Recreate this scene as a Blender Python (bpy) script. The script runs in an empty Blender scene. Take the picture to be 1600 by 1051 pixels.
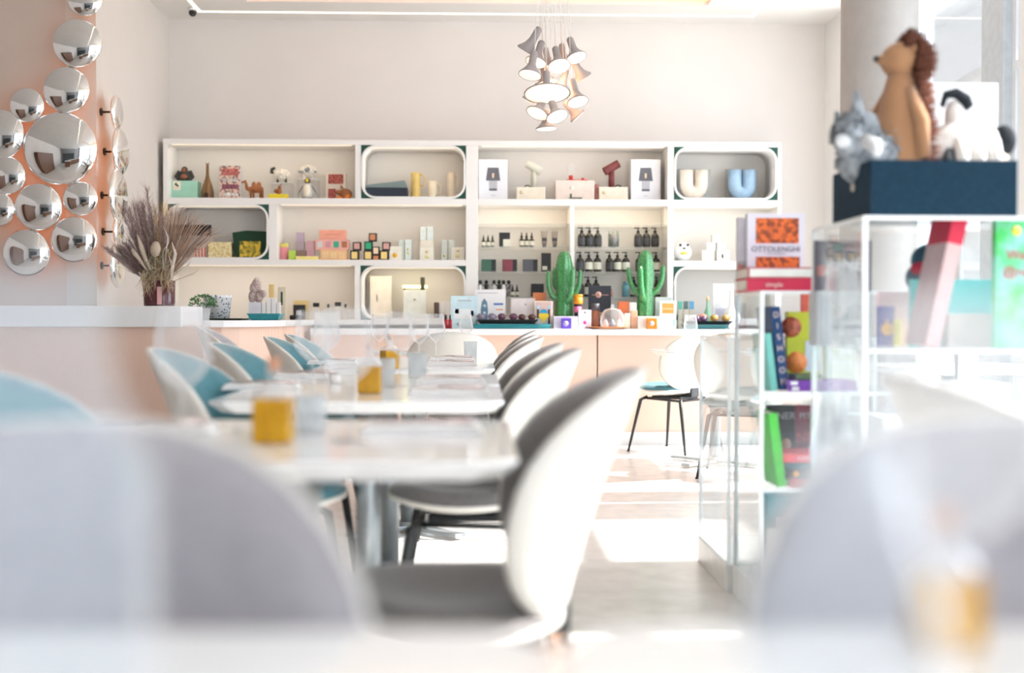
import bpy, bmesh, math, random
from mathutils import Vector, Matrix, Euler
PI = math.pi
rnd = random.Random(7)
scene = bpy.context.scene
C = scene.collection

# ------------------------------------------------------------------ camera
FPX = 1850.0
cam_d = bpy.data.cameras.new('camera'); cam = bpy.data.objects.new('camera', cam_d); C.objects.link(cam)
cam_d.sensor_fit = 'HORIZONTAL'; cam_d.sensor_width = 36.0; cam_d.lens = 36.0*FPX/1600.0
cam_d.clip_start = 0.05; cam_d.clip_end = 200
cam.location = (0, 0, 0.97)
YAW = math.atan(50/FPX); PITCH = math.atan(30.5/FPX); ROLL = math.radians(0.10)
RM = (Matrix.Rotation(-YAW, 3, 'Z') @ Matrix.Rotation(PI/2-PITCH, 3, 'X') @ Matrix.Rotation(ROLL, 3, 'Z'))
cam.rotation_euler = RM.to_euler()
cam_d.dof.use_dof = True; cam_d.dof.focus_distance = 6.6; cam_d.dof.aperture_fstop = 1.45
scene.camera = cam

def U(px, py, Y):
    """point on the plane Y seen at that place of the photograph"""
    d = RM @ Vector(((px-800)/FPX, -(py-525.5)/FPX, -1.0))
    t = Y/d.y
    return Vector((d.x*t, Y, 0.97+d.z*t))

# ------------------------------------------------------------------ exposure, sky, sun
vs = scene.view_settings
scene.display_settings.display_device = 'sRGB'
vs.view_transform = 'Standard'; vs.look = 'None'; vs.gamma = 1.0; vs.use_curve_mapping = False
vs.exposure = 0.78
scene.cycles.transparent_max_bounces = 48

w = bpy.data.worlds.new('sky'); scene.world = w; w.use_nodes = True
nt = w.node_tree; nt.nodes.clear()
wo = nt.nodes.new('ShaderNodeOutputWorld'); bg = nt.nodes.new('ShaderNodeBackground')
tc = nt.nodes.new('ShaderNodeTexCoord'); sp = nt.nodes.new('ShaderNodeSeparateXYZ'); cr = nt.nodes.new('ShaderNodeValToRGB')
cr.color_ramp.elements[0].position = 0.0; cr.color_ramp.elements[0].color = (0.78, 0.82, 0.88, 1)
cr.color_ramp.elements[1].position = 0.5; cr.color_ramp.elements[1].color = (0.80, 0.89, 1.0, 1)
nt.links.new(tc.outputs['Generated'], sp.inputs[0]); nt.links.new(sp.outputs['Z'], cr.inputs[0])
nt.links.new(cr.outputs[0], bg.inputs[0]); nt.links.new(bg.outputs[0], wo.inputs[0])
bg.inputs[1].default_value = 3.4

sun_d = bpy.data.lights.new('sun', 'SUN'); sun_d.energy = 8.0; sun_d.angle = math.radians(1.0); sun_d.color = (1.0, 0.97, 0.92)
sun = bpy.data.objects.new('sun', sun_d); C.objects.link(sun)
sun.rotation_euler = Vector((-1.0, -0.05, -0.95)).to_track_quat('-Z', 'Y').to_euler()
sun.location = (8, 2, 6)

def area(name, loc, sx, sy, power, col, rot=(0, 0, 0)):
    d = bpy.data.lights.new(name, 'AREA'); d.shape = 'RECTANGLE'; d.size = sx; d.size_y = sy; d.energy = power; d.color = col
    o = bpy.data.objects.new(name, d); C.objects.link(o); o.location = loc; o.rotation_euler = rot
    return o

# ------------------------------------------------------------------ materials
MATS = {}
def mat(name, col=(0.8, 0.8, 0.8), rough=0.5, metal=0.0, var=0.06, scale=20.0, bump=0.0, sheen=0.0, emit=None, es=1.0,
        trans=0.0, coat=0.0, spec=0.5, kind='noise', col2=None, ior=1.45, alpha=None, stretch=(1, 1, 1), det=3):
    if name in MATS: return MATS[name]
    m = bpy.data.materials.new(name); m.use_nodes = True; MATS[name] = m
    n = m.node_tree; b = n.nodes['Principled BSDF']; L = n.links.new
    b.inputs['Roughness'].default_value = rough; b.inputs['Metallic'].default_value = metal
    b.inputs['Sheen Weight'].default_value = sheen; b.inputs['Transmission Weight'].default_value = trans
    b.inputs['Coat Weight'].default_value = coat; b.inputs['IOR'].default_value = ior
    b.inputs['Specular IOR Level'].default_value = spec
    if sheen: b.inputs['Sheen Roughness'].default_value = 0.45
    t = n.nodes.new('ShaderNodeTexCoord'); mp = n.nodes.new('ShaderNodeMapping'); mp.inputs['Scale'].default_value = stretch
    L(t.outputs['Object'], mp.inputs[0])
    if kind == 'voronoi':
        tx = n.nodes.new('ShaderNodeTexVoronoi'); fac = tx.outputs['Distance']
    elif kind == 'cells':
        tx = n.nodes.new('ShaderNodeTexVoronoi'); fac = tx.outputs['Color']
    elif kind == 'wave':
        tx = n.nodes.new('ShaderNodeTexWave'); tx.inputs['Distortion'].default_value = 1.2; fac = tx.outputs['Fac']
    else:
        tx = n.nodes.new('ShaderNodeTexNoise'); tx.inputs['Detail'].default_value = det; fac = tx.outputs['Fac']
    tx.inputs['Scale'].default_value = scale; L(mp.outputs[0], tx.inputs['Vector'])
    rp = n.nodes.new('ShaderNodeValToRGB')
    c2 = col2 if col2 else tuple(max(0, c*(1-var)) for c in col)
    c1 = col if col2 else tuple(min(1, c*(1+var*0.6)) for c in col)
    rp.color_ramp.elements[0].position = 0.35; rp.color_ramp.elements[1].position = 0.65
    rp.color_ramp.elements[0].color = (*c2, 1); rp.color_ramp.elements[1].color = (*c1, 1)
    L(fac, rp.inputs[0]); L(rp.outputs[0], b.inputs['Base Color'])
    if bump:
        bp = n.nodes.new('ShaderNodeBump'); bp.inputs['Strength'].default_value = bump; bp.inputs['Distance'].default_value = 0.002
        L(fac, bp.inputs['Height']); L(bp.outputs[0], b.inputs['Normal'])
    if emit:
        b.inputs['Emission Color'].default_value = (*emit, 1); b.inputs['Emission Strength'].default_value = es
    return m

def thin_glass(name, tint=(0.96, 0.98, 1.0), refl=1.0, haze=0.0, hazecol=(0.9, 0.93, 0.95), edge=0.0):
    """clear sheet: transparent with fresnel reflection and a little haze"""
    if name in MATS: return MATS[name]
    m = bpy.data.materials.new(name); m.use_nodes = True; MATS[name] = m
    n = m.node_tree; n.nodes.clear(); L = n.links.new
    out = n.nodes.new('ShaderNodeOutputMaterial'); tr = n.nodes.new('ShaderNodeBsdfTransparent'); gl = n.nodes.new('ShaderNodeBsdfGlossy')
    df = n.nodes.new('ShaderNodeBsdfDiffuse'); m1 = n.nodes.new('ShaderNodeMixShader'); m2 = n.nodes.new('ShaderNodeMixShader')
    lw = n.nodes.new('ShaderNodeLayerWeight'); lw.inputs['Blend'].default_value = 0.12
    mu = n.nodes.new('ShaderNodeMath'); mu.operation = 'MULTIPLY'; mu.inputs[1].default_value = refl
    tr.inputs[0].default_value = (*tint, 1); gl.inputs['Roughness'].default_value = 0.03; gl.inputs[0].default_value = (1, 1, 1, 1)
    df.inputs[0].default_value = (*hazecol, 1)
    t = n.nodes.new('ShaderNodeTexCoord'); nz = n.nodes.new('ShaderNodeTexNoise'); nz.inputs['Scale'].default_value = 4
    hz = n.nodes.new('ShaderNodeMath'); hz.operation = 'MULTIPLY'; hz.inputs[1].default_value = haze*2
    L(t.outputs['Object'], nz.inputs['Vector']); L(nz.outputs['Fac'], hz.inputs[0])
    L(lw.outputs['Fresnel'], mu.inputs[0]); L(mu.outputs[0], m1.inputs[0]); L(tr.outputs[0], m1.inputs[1]); L(gl.outputs[0], m1.inputs[2])
    if edge:  # white painted in where the surface turns edge-on, as a highlight
        fp = n.nodes.new('ShaderNodeMath'); fp.operation = 'POWER'; fp.inputs[1].default_value = 2.5; L(lw.outputs['Facing'], fp.inputs[0])
        fa = n.nodes.new('ShaderNodeMath'); fa.operation = 'MULTIPLY_ADD'; fa.inputs[1].default_value = edge; L(fp.outputs[0], fa.inputs[0]); L(hz.outputs[0], fa.inputs[2]); hz = fa
    tl = n.nodes.new('ShaderNodeBsdfTranslucent'); tl.inputs[0].default_value = (*hazecol, 1); m3 = n.nodes.new('ShaderNodeMixShader'); m3.inputs[0].default_value = 0.5
    L(df.outputs[0], m3.inputs[1]); L(tl.outputs[0], m3.inputs[2])
    L(hz.outputs[0], m2.inputs[0]); L(m1.outputs[0], m2.inputs[1]); L(m3.outputs[0], m2.inputs[2]); L(m2.outputs[0], out.inputs[0])
    return m

white = mat('white_paint', (0.86, 0.84, 0.81), 0.45, var=0.02, scale=3)
wallm = mat('wall_plaster', (0.775, 0.725, 0.685), 0.8, var=0.025, scale=1.5)
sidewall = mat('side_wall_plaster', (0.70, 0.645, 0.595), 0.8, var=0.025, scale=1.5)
pinkwall = mat('pink_wall_plaster', (0.70, 0.56, 0.475), 0.8, var=0.04, scale=1.5)
ceilm = mat('ceiling_plaster', (0.80, 0.77, 0.73), 0.8, var=0.02, scale=2)
floorm = mat('floor_terrazzo', (0.76, 0.73, 0.695), 0.22, var=0.08, scale=9, det=8)
wood = mat('pale_ribbed_oak', (0.86, 0.62, 0.50), 0.55, scale=36, kind='wave', col2=(0.81, 0.565, 0.445), bump=0.2, stretch=(1, 1, 0.01))
ctop = mat('counter_solid_surface', (0.87, 0.87, 0.87), 0.18, var=0.01)
shelfm = mat('shelf_lacquer', (0.86, 0.835, 0.80), 0.4, var=0.015, scale=3)
shelfback = mat('shelf_back_panel', (0.80, 0.765, 0.715), 0.6, var=0.02, scale=2)
greenlin = mat('dark_green_lining', (0.01, 0.07, 0.045), 0.6)
metal_b = mat('black_steel', (0.018, 0.02, 0.022), 0.35, var=0.1)
steel = mat('brushed_steel', (0.55, 0.57, 0.58), 0.3, 1.0, var=0.08, scale=60)
frame_w = mat('white_window_frame', (0.84, 0.86, 0.88), 0.4, var=0.01)
pane = thin_glass('window_glass', (0.98, 0.99, 1.0), 0.3)
acr = thin_glass('clear_acrylic', (0.96, 0.975, 0.98), 0.45, 0.055)
acr_edge = mat('acrylic_edge_painted_glow', (0.90, 0.94, 0.95), 0.15, var=0.02, scale=5)  # pale tint stands in for the edge glow of clear acrylic
wineg = thin_glass('crystal_painted_highlights', (0.985, 0.99, 0.995), 1.6, 0.19, (0.98, 0.99, 1.0), 1.1)  # whitish haze and pale rims stand in for highlights on clear glass
hazeg = thin_glass('carafe_glass_painted_haze', (0.96, 0.98, 1.0), 0.5, 0.15, (0.9, 0.95, 1.0))  # milky tint stands in for blurred sunlit highlights of a near glass
frost = thin_glass('frosted_glass', (0.93, 0.95, 0.96), 0.6, 0.33)

# ------------------------------------------------------------------ mesh builder
class MB:
    def __init__(s): s.v = []; s.f = []; s.mi = []; s.sm = []
    def add(s, vs_, fs_, mi=0, smooth=False, M=None):
        o = len(s.v)
        for v in vs_: s.v.append(tuple(M @ Vector(v)) if M is not None else tuple(v))
        for f in fs_: s.f.append(tuple(i+o for i in f)); s.mi.append(mi); s.sm.append(smooth)
        return s
    def box(s, x0, x1, y0, y1, z0, z1, bev=0.0, mi=0, M=None):
        if bev <= 0:
            v = [(x, y, z) for x in (x0, x1) for y in (y0, y1) for z in (z0, z1)]
            f = [(0, 1, 3, 2), (4, 6, 7, 5), (0, 4, 5, 1), (2, 3, 7, 6), (0, 2, 6, 4), (1, 5, 7, 3)]
            return s.add(v, f, mi, False, M)
        bev = min(bev, 0.45*min(x1-x0, y1-y0, z1-z0))
        bm = bmesh.new(); bmesh.ops.create_cube(bm, size=1)
        for v in bm.verts:
            v.co = Vector(((x0+x1)/2+v.co.x*(x1-x0), (y0+y1)/2+v.co.y*(y1-y0), (z0+z1)/2+v.co.z*(z1-z0)))
        bmesh.ops.bevel(bm, geom=list(bm.edges), offset=bev, segments=2, affect='EDGES', profile=0.6)
        bm.verts.index_update()
        s.add([v.co.copy() for v in bm.verts], [[v.index for v in f.verts] for f in bm.faces], mi, False, M)
        bm.free(); return s
    def lathe(s, prof, seg=24, c=(0, 0, 0), mi=0, M=None, smooth=True, cap=True):
        vs_ = []; fs_ = []
        for (r, z) in prof:
            for k in range(seg):
                a = 2*PI*k/seg; vs_.append((c[0]+r*math.cos(a), c[1]+r*math.sin(a), c[2]+z))
        for i in range(len(prof)-1):
            for k in range(seg):
                k2 = (k+1) % seg; fs_.append((i*seg+k, i*seg+k2, (i+1)*seg+k2, (i+1)*seg+k))
        if cap:
            if prof[0][0] > 1e-5: fs_.append(tuple(range(seg-1, -1, -1)))
            if prof[-1][0] > 1e-5: fs_.append(tuple((len(prof)-1)*seg+k for k in range(seg)))
        return s.add(vs_, fs_, mi, smooth, M)
    def cyl(s, r, z0, z1, seg=20, c=(0, 0), mi=0, M=None, r2=None):
        r2 = r if r2 is None else r2
        return s.lathe([(r, z0), (r2, z1)], seg, (c[0], c[1], 0), mi, M)
    def tube(s, pts, rad, seg=8, mi=0, M=None, flat=1.0):
        pts = [Vector(p) for p in pts]; n = len(pts)
        if not hasattr(rad, '__len__'): rad = [rad]*n
        vs_ = []; fs_ = []; up = None
        for i, p in enumerate(pts):
            d = (pts[min(i+1, n-1)]-pts[max(i-1, 0)])
            if d.length < 1e-9: d = Vector((0, 0, 1))
            d.normalize()
            if up is None: up = Vector((0, 0, 1)) if abs(d.z) < 0.9 else Vector((1, 0, 0))
            a = d.cross(up).normalized(); up2 = a.cross(d).normalized(); up = up2
            for k in range(seg):
                t = 2*PI*k/seg; vs_.append(p+(a*math.cos(t)+up2*math.sin(t)*flat)*rad[i])
        for i in range(n-1):
            for k in range(seg):
                k2 = (k+1) % seg; fs_.append((i*seg+k, i*seg+k2, (i+1)*seg+k2, (i+1)*seg+k))
        fs_.append(tuple(range(seg-1, -1, -1))); fs_.append(tuple((n-1)*seg+k for k in range(seg)))
        return s.add(vs_, fs_, mi, True, M)
    def blob(s, c, r, mi=0, M=None, seg=16, rings=10, rot=None):
        if not hasattr(r, '__len__'): r = (r, r, r)
        R = Euler(rot).to_matrix() if rot else Matrix.Identity(3)
        vs_ = [Vector(c)+R @ Vector((0, 0, -r[2]))]; fs_ = []
        for i in range(1, rings):
            ph = -PI/2+PI*i/rings
            for k in range(seg):
                a = 2*PI*k/seg
                vs_.append(Vector(c)+R @ Vector((r[0]*math.cos(ph)*math.cos(a), r[1]*math.cos(ph)*math.sin(a), r[2]*math.sin(ph))))
        vs_.append(Vector(c)+R @ Vector((0, 0, r[2]))); N = len(vs_)-1
        for k in range(seg):
            k2 = (k+1) % seg; fs_.append((0, 1+k2, 1+k)); fs_.append((N, 1+(rings-2)*seg+k, 1+(rings-2)*seg+k2))
        for i in range(rings-2):
            for k in range(seg):
                k2 = (k+1) % seg; fs_.append((1+i*seg+k, 1+i*seg+k2, 1+(i+1)*seg+k2, 1+(i+1)*seg+k))
        return s.add(vs_, fs_, mi, True, M)
    def prism(s, poly, z0, z1, mi=0, M=None, inset_bottom=0.0):
        n = len(poly); cx = sum(p[0] for p in poly)/n; cy = sum(p[1] for p in poly)/n
        def q(p):
            if not inset_bottom: return p
            return (p[0]-math.copysign(inset_bottom, p[0]-cx), p[1]-math.copysign(inset_bottom, p[1]-cy))
        vs_ = [(*q(p), z0) for p in poly]+[(p[0], p[1], z1) for p in poly]
        fs_ = [tuple(range(n-1, -1, -1)), tuple(range(n, 2*n))]+[(i, (i+1) % n, n+(i+1) % n, n+i) for i in range(n)]
        return s.add(vs_, fs_, mi, False, M)
    def build(s, name, mats, parent=None, loc=(0, 0, 0), rz=0.0):
        me = bpy.data.meshes.new(name); me.from_pydata(s.v, [], s.f)
        if not isinstance(mats, (list, tuple)): mats = [mats]
        for m in mats: me.materials.append(m)
        me.polygons.foreach_set('material_index', s.mi); me.polygons.foreach_set('use_smooth', s.sm); me.update()
        bm = bmesh.new(); bm.from_mesh(me); bmesh.ops.recalc_face_normals(bm, faces=bm.faces); bm.to_mesh(me); bm.free()
        o = bpy.data.objects.new(name, me); C.objects.link(o); o.location = loc; o.rotation_euler = (0, 0, rz)
        if parent is not None: o.parent = parent
        return o

def tag(o, label=None, cat=None, group=None, kind=None):
    if label: o['label'] = label
    if cat: o['category'] = cat
    if group: o['group'] = group
    if kind: o['kind'] = kind
    return o
def thing(name, label, cat, loc=(0, 0, 0), rz=0.0, group=None):
    o = bpy.data.objects.new(name, None); C.objects.link(o); o.empty_display_size = 0.05
    o.location = loc; o.rotation_euler = (0, 0, rz)
    return tag(o, label, cat, group)
def struct(name, mb, m): return tag(mb.build(name, m), kind='structure')
CH = {}
def copy_tree(o, parent=None):
    c = o.copy(); C.objects.link(c); c.parent = parent
    for ch in [x for x in bpy.data.objects if x.parent == o]: copy_tree(ch, c)
    return c
def dup(o, loc, label, rz=None, sc=None, group=None):
    c = copy_tree(o); c.location = loc; c['label'] = label
    if rz is not None: c.rotation_euler = (0, 0, rz)
    if sc: c.scale = (sc, sc, sc) if not hasattr(sc, '__len__') else sc
    if group: c['group'] = group
    return c

# box goods placed on a surface: front face at Y, base at z0; px range from the photograph
DIM = {}
def goods(name, label, cat, x0, yt, x1, Y, z0, depth, m, group=None, bev=0.003, h=None, rz=0.0, tilt=0.0):
    A = U(x0, yt, Y); B = U(x1, yt, Y); wd = B.x-A.x; hh = h if h else (A.z+B.z)/2-z0
    mb = MB().box(-wd/2, wd/2, 0, depth, 0, hh, bev)
    o = mb.build(name, m, None, ((A.x+B.x)/2, Y, z0), rz); tag(o, label, cat, group)
    if tilt: o.rotation_euler = (0, tilt, rz)
    DIM[o.name] = (wd, hh, depth); return o
def decal(o, fx0, fz0, fx1, fz1, m, name='print', th=0.0012):
    wd, hh, dp = DIM[o.name]
    return MB().box(-wd/2+fx0*wd, -wd/2+fx1*wd, -th, 0.0002, fz0*hh, fz1*hh).build(name, m, o)
def disc(o, fx, fz, r, m, name='print', th=0.0015, sx=1.0):
    wd, hh, dp = DIM[o.name]
    M = Matrix.Translation((-wd/2+fx*wd, 0.0002, fz*hh)) @ Matrix.Rotation(PI/2, 4, 'X') @ Matrix.Diagonal((sx, 1, 1, 1))
    return MB().cyl(r, 0, th, 20, M=M).build(name, m, o)
def text_mesh(s, size, m, parent, loc, rot=(PI/2, 0, 0), align='CENTER', ext=0.0006, name='lettering'):
    cu = bpy.data.curves.new('t', 'FONT'); cu.body = s; cu.size = size; cu.align_x = align; cu.align_y = 'CENTER'; cu.extrude = ext
    t = bpy.data.objects.new('t', cu); C.objects.link(t); bpy.context.view_layer.update()
    me = bpy.data.meshes.new_from_object(t); bpy.data.objects.remove(t); bpy.data.curves.remove(cu)
    me.name = name; me.materials.clear(); me.materials.append(m)
    o = bpy.data.objects.new(name, me); C.objects.link(o); o.parent = parent; o.location = loc; o.rotation_euler = rot
    return o
def word(o, s, fx, fz, size, m, th=0.0015):
    wd, hh, dp = DIM[o.name]
    return text_mesh(s, size, m, o, (-wd/2+fx*wd, -th, fz*hh))
# ================================================================== THE ROOM
XR = 2.86; XL = -2.55; YB = 9.80; ZC = 3.40
struct('floor', MB().box(-6.2, 3.1, -5.2, 10.0, -0.2, 0.0), floorm)
struct('wall_back', MB().box(-2.75, XR+0.2, YB, YB+0.2, 0, ZC+0.4), wallm)
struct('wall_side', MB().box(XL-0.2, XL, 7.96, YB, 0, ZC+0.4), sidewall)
struct('wall_left', MB().box(-6.2, XL-0.2, 7.96, 8.16, 0, ZC+0.4), pinkwall)
struct('wall_far_left', MB().box(-6.2, -6.0, -5.2, 7.96, 0, ZC+0.4), wallm)
# ceiling with a raised coffer
c = MB()
c.box(-6.2, -1.80, -5.2, 10.0, ZC, ZC+0.4); c.box(1.77, XR+0.24, -5.2, 10.0, ZC, ZC+0.4)
c.box(-1.80, 1.77, 9.23, 10.0, ZC, ZC+0.4); c.box(-1.80, 1.77, -5.2, 2.5, ZC, ZC+0.4); c.box(-1.8, 1.77, 2.5, 9.23, ZC+0.22, ZC+0.4)
struct('ceiling', c, ceilm)
led = mat('ceiling_light_line', (1, 0.95, 0.85), emit=(1.0, 0.86, 0.66), es=1.5)
ledo = mat('warm_cove_light', (1, 0.6, 0.35), emit=(1.0, 0.45, 0.22), es=0.8)
t = thing('ceiling_light_line', 'thin warm light line let into the white ceiling', 'light', (0, 6, ZC))
for (x0, x1, y0, y1) in ((-2.25, 2.21, 9.53, 9.555), (-2.25, -2.225, 1.8, 9.53), (2.185, 2.21, 1.8, 9.53)):
    MB().box(x0, x1, y0-6, y1-6, -0.004, 0.002).build('light_strip', led, t)
t = thing('cove_light', 'orange glowing cove light along the edge of the raised ceiling coffer', 'light', (0, 6, ZC))
MB().box(-1.79, 1.76, 3.205, 3.226, 0.03, 0.16).build('light_strip', ledo, t)
MB().box(-1.796, -1.775, -3.4, 3.2, 0.03, 0.16).build('light_strip', ledo, t)
MB().box(1.745, 1.766, -3.4, 3.2, 0.03, 0.16).build('light_strip', ledo, t)

# glazed right side
def glazing(nm, x0, x1, y0, y1, z0, z1, axis):
    fr = MB(); gl = MB(); b = 0.045
    if axis == 'y':
        for (a0, a1, c0, c1) in ((y0, y1, z0, z0+b), (y0, y1, z1-b, z1), (y0, y0+b, z0+b, z1-b), (y1-b, y1, z0+b, z1-b), (y0+b, y1-b, 2.30, 2.345)):
            fr.box(x0, x1, a0, a1, c0, c1)
        xm = (x0+x1)/2; gl.box(xm-0.004, xm+0.004, y0+b, y1-b, z0+b, 2.30); gl.box(xm-0.004, xm+0.004, y0+b, y1-b, 2.345, z1-b)
    else:
        for (a0, a1, c0, c1) in ((x0, x1, z0, z0+b), (x0, x1, z1-b, z1), (x0, x0+b, z0+b, z1-b), (x1-b, x1, z0+b, z1-b)):
            fr.box(a0, a1, y0, y1, c0, c1)
        ym = (y0+y1)/2; gl.box(x0+b, x1-b, ym-0.004, ym+0.004, z0+b, z1-b)
    w_ = struct(nm, fr, frame_w); gl.build('window_pane', pane, w_)
ys = [(-5.2, -3.4), (-3.4, -1.6), (1.5, 2.6), (2.6, 3.80), (4.75, 5.80), (6.20, 6.32), (6.60, 7.75), (7.75, 9.0), (9.0, 9.3)]
for i, (y0, y1) in enumerate(ys): glazing('window_%d' % (i+1), XR, XR+0.10, y0, y1, 0.06, ZC, 'y')
struct('wall_right_pier', MB().box(XR, XR+0.25, 3.80, 4.75, 0, ZC), white)
struct('wall_right_near_shade', MB().box(XR, XR+0.25, -1.6, 1.5, 0, ZC), white)  # unseen solid stretch added to keep sun off the foreground chair
struct('wall_right_end', MB().box(XR, XR+0.25, 9.3, YB, 0, ZC), white)
struct('wall_right_sill', MB().box(XR, XR+0.2, -5.2, 9.75, 0, 0.06), white)
struct('wall_right_column_shade', MB().box(XR, XR+0.25, 5.80, 6.20, 0, ZC), white)  # unseen pier added so the column stands in shade
struct('trim_1', MB().box(XR-0.05, XR+0.2, 6.32, 6.60, 0, ZC, 0.01), mat('grey_mullion', (0.55, 0.60, 0.64), 0.4))
for i, x0 in enumerate((-1.6, 0.6)):
    glazing('window_%d' % (i+11), x0, x0+2.2 if i < 1 else XR, -5.2, -5.1, 0.06, ZC, 'x')
struct('wall_front', MB().box(-6.0, -1.6, -5.2, -5.0, 0, ZC), mat('grey_front_wall', (0.42, 0.43, 0.44), 0.6))  # unseen wall made solid here to darken the mirror reflections
struct('wall_front_sill', MB().box(-1.6, XR, -5.2, -5.0, 0, 0.06), white)
# round column
struct('wall_column', MB().cyl(0.19, 0, ZC, 48, (2.03, 6.0)), mat('grey_column_render', (0.43, 0.405, 0.385), 0.6, var=0.03))
# street outside
out_m = mat('outside_paving', (0.55, 0.54, 0.52), 0.8)
tag(MB().box(3.1, 40, -20, 45, -0.25, -0.05).build('ground', out_m), kind='structure')
fac = thing('office_building', 'pale grey building with slanting beams seen through the tall right windows', 'building', (11, 24, -0.05))
MB().box(-6, 16, 0, 4, 0, 14).build('facade', mat('facade_render', (0.25, 0.24, 0.23), 0.8), fac)
bb = MB()
for k in range(4):
    M = Matrix.Translation((-3.2+k*0.2, -0.5, 2.4+3.2*k)) @ Matrix.Rotation(-0.48, 4, 'Y')
    bb.box(-6, 8, 0, 0.5, -0.55, 0.55, 0, 0, M)
bb.build('slanting_beam', mat('beam_render', (0.16, 0.155, 0.15), 0.8), fac)

# ================================================================== COUNTERS
# raised left counter with curved end, then the low back counter
lc = thing('reception_counter', 'curved counter with thick white top and pale ribbed wood front, left side', 'counter', (-2.4, 7.6, 0))
def off(poly, lx=2.4, ly=-7.6): return [(x+2.4, y-7.6) for (x, y) in poly]
curve = [(-1.665, 7.22), (-1.56, 7.25), (-1.46, 7.34), (-1.38, 7.5), (-1.33, 7.7), (-1.30, 7.95), (-1.29, 8.3), (-1.29, 9.42)]
low = [(-2.52, 7.78), (-1.665, 7.78)] and ([(-1.665, 7.22)]+curve[1:]+[(-2.52, 9.42), (-2.52, 7.75), (-1.665, 7.75)])
MB().box(-5.99+2.4, -1.80+2.4, 7.20-7.6, 7.748-7.6, 0.905, 1.033, 0.008).build('worktop', ctop, lc)
MB().prism(off(low), 0.905, 0.945).build('low_worktop', ctop, lc)
def shrink(p, d=0.035):
    x, y = p; return (x-d if x > -2.4 else x, y+d if y < 7.5 else y-0.0)
body = [(-5.97, 7.24), (-1.68, 7.24), (-1.58, 7.28), (-1.49, 7.37), (-1.415, 7.52), (-1.37, 7.71), (-1.34, 7.95), (-1.33, 8.3), (-1.33, 9.40), (-2.52, 9.40), (-2.52, 7.72), (-5.97, 7.72)]
MB().prism(off(body), 0.09, 0.905).build('wood_front', wood, lc)
MB().prism(off([(x-0.02 if x > -5 else x, y+0.02 if y < 9 else y-0.02) for x, y in body]), 0.0, 0.09).build('plinth', white, lc)
bc = thing('back_counter', 'long white topped counter with pale wood front under the wall shelving', 'counter', (0.6, 9.3, 0))
MB().box(-1.28-0.6, 2.6-0.6, 8.96-9.3, 9.42-9.3, 0.832, 0.880, 0.004).build('worktop', ctop, bc)
for i, (x0, x1) in enumerate(((-1.28, -0.2), (-0.19, 0.89), (0.90, 2.58))):
    MB().box(x0-0.6, x1-0.6, 9.0-9.3, 9.40-9.3, 0.095, 0.832, 0.002).build('wood_panel', wood, bc)
MB().box(-1.28-0.6, 2.58-0.6, 8.985-9.3, 9.40-9.3, 0, 0.095).build('plinth', white, bc)

# ================================================================== WALL SHELVING
YF = 9.45; DY = YB-YF
def X(px, py=360): return U(px, py, YF).x
def Z(py, px=640): return U(px, py, YF).z
ZT = [Z(218, 500), Z(226, 500)]; Z1 = [Z(309.5, 500), Z(319.5, 500)]; Z2 = [Z(405.5, 500), Z(414.5, 500)]; ZB = 0.945
L1 = Z1[0]; L2 = Z2[0]; L3 = ZB
sh = thing('wall_shelving', 'long white built-in shelving with rounded niches across the back wall', 'shelving', (0, YF, 0))
def board(x0, x1, z0, z1, y0=0.0, y1=DY, nm='shelf_board', m=shelfm, bv=0.002): return MB().box(x0, x1, y0, y1, z0, z1, bv).build(nm, m, sh)
XA, XB = X(255, 270), X(1220, 270)
board(XA, XB, ZT[1], ZT[0], -0.004)
XC0, XC1 = X(728), X(747); XD0, XD1 = X(1043), X(1052.5)
board(XA, XC0, Z1[1], Z1[0]); board(XC1, XD0, Z1[1], Z1[0]); board(XD1, XB, Z1[1], Z1[0])
board(XA, XC0, Z2[1], Z2[0]); board(XD1, XB, Z2[1], Z2[0])
board(XA, XB, ZB-0.04, ZB)
for (a, b, z0, z1) in ((255, 262, ZB, ZT[1]), (728, 747, ZB, ZT[1]), (1043, 1052.5, ZB, ZT[1]), (1215, 1221, ZB, ZT[1]),
                       (555, 564, L1, ZT[1]), (420, 433, L2, Z1[1]), (554, 563, ZB, Z2[1]), (890.5, 897.5, ZB, Z1[1])):
    board(X(a), X(b), z0, z1, 0.001, DY, 'upright')
board(XA, XB, ZB-0.03, ZT[0], DY-0.012, DY, 'back_panel', shelfback, 0)
def rrect(x0, x1, z0, z1, r, n=7):
    p = []
    for (cx, cz, a0) in ((x1-r, z1-r, 0), (x0+r, z1-r, PI/2), (x0+r, z0+r, PI), (x1-r, z0+r, 1.5*PI)):
        for k in range(n): a = a0+PI/2*k/(n-1); p.append((cx+r*math.cos(a), cz+r*math.sin(a)))
    return p
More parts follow.
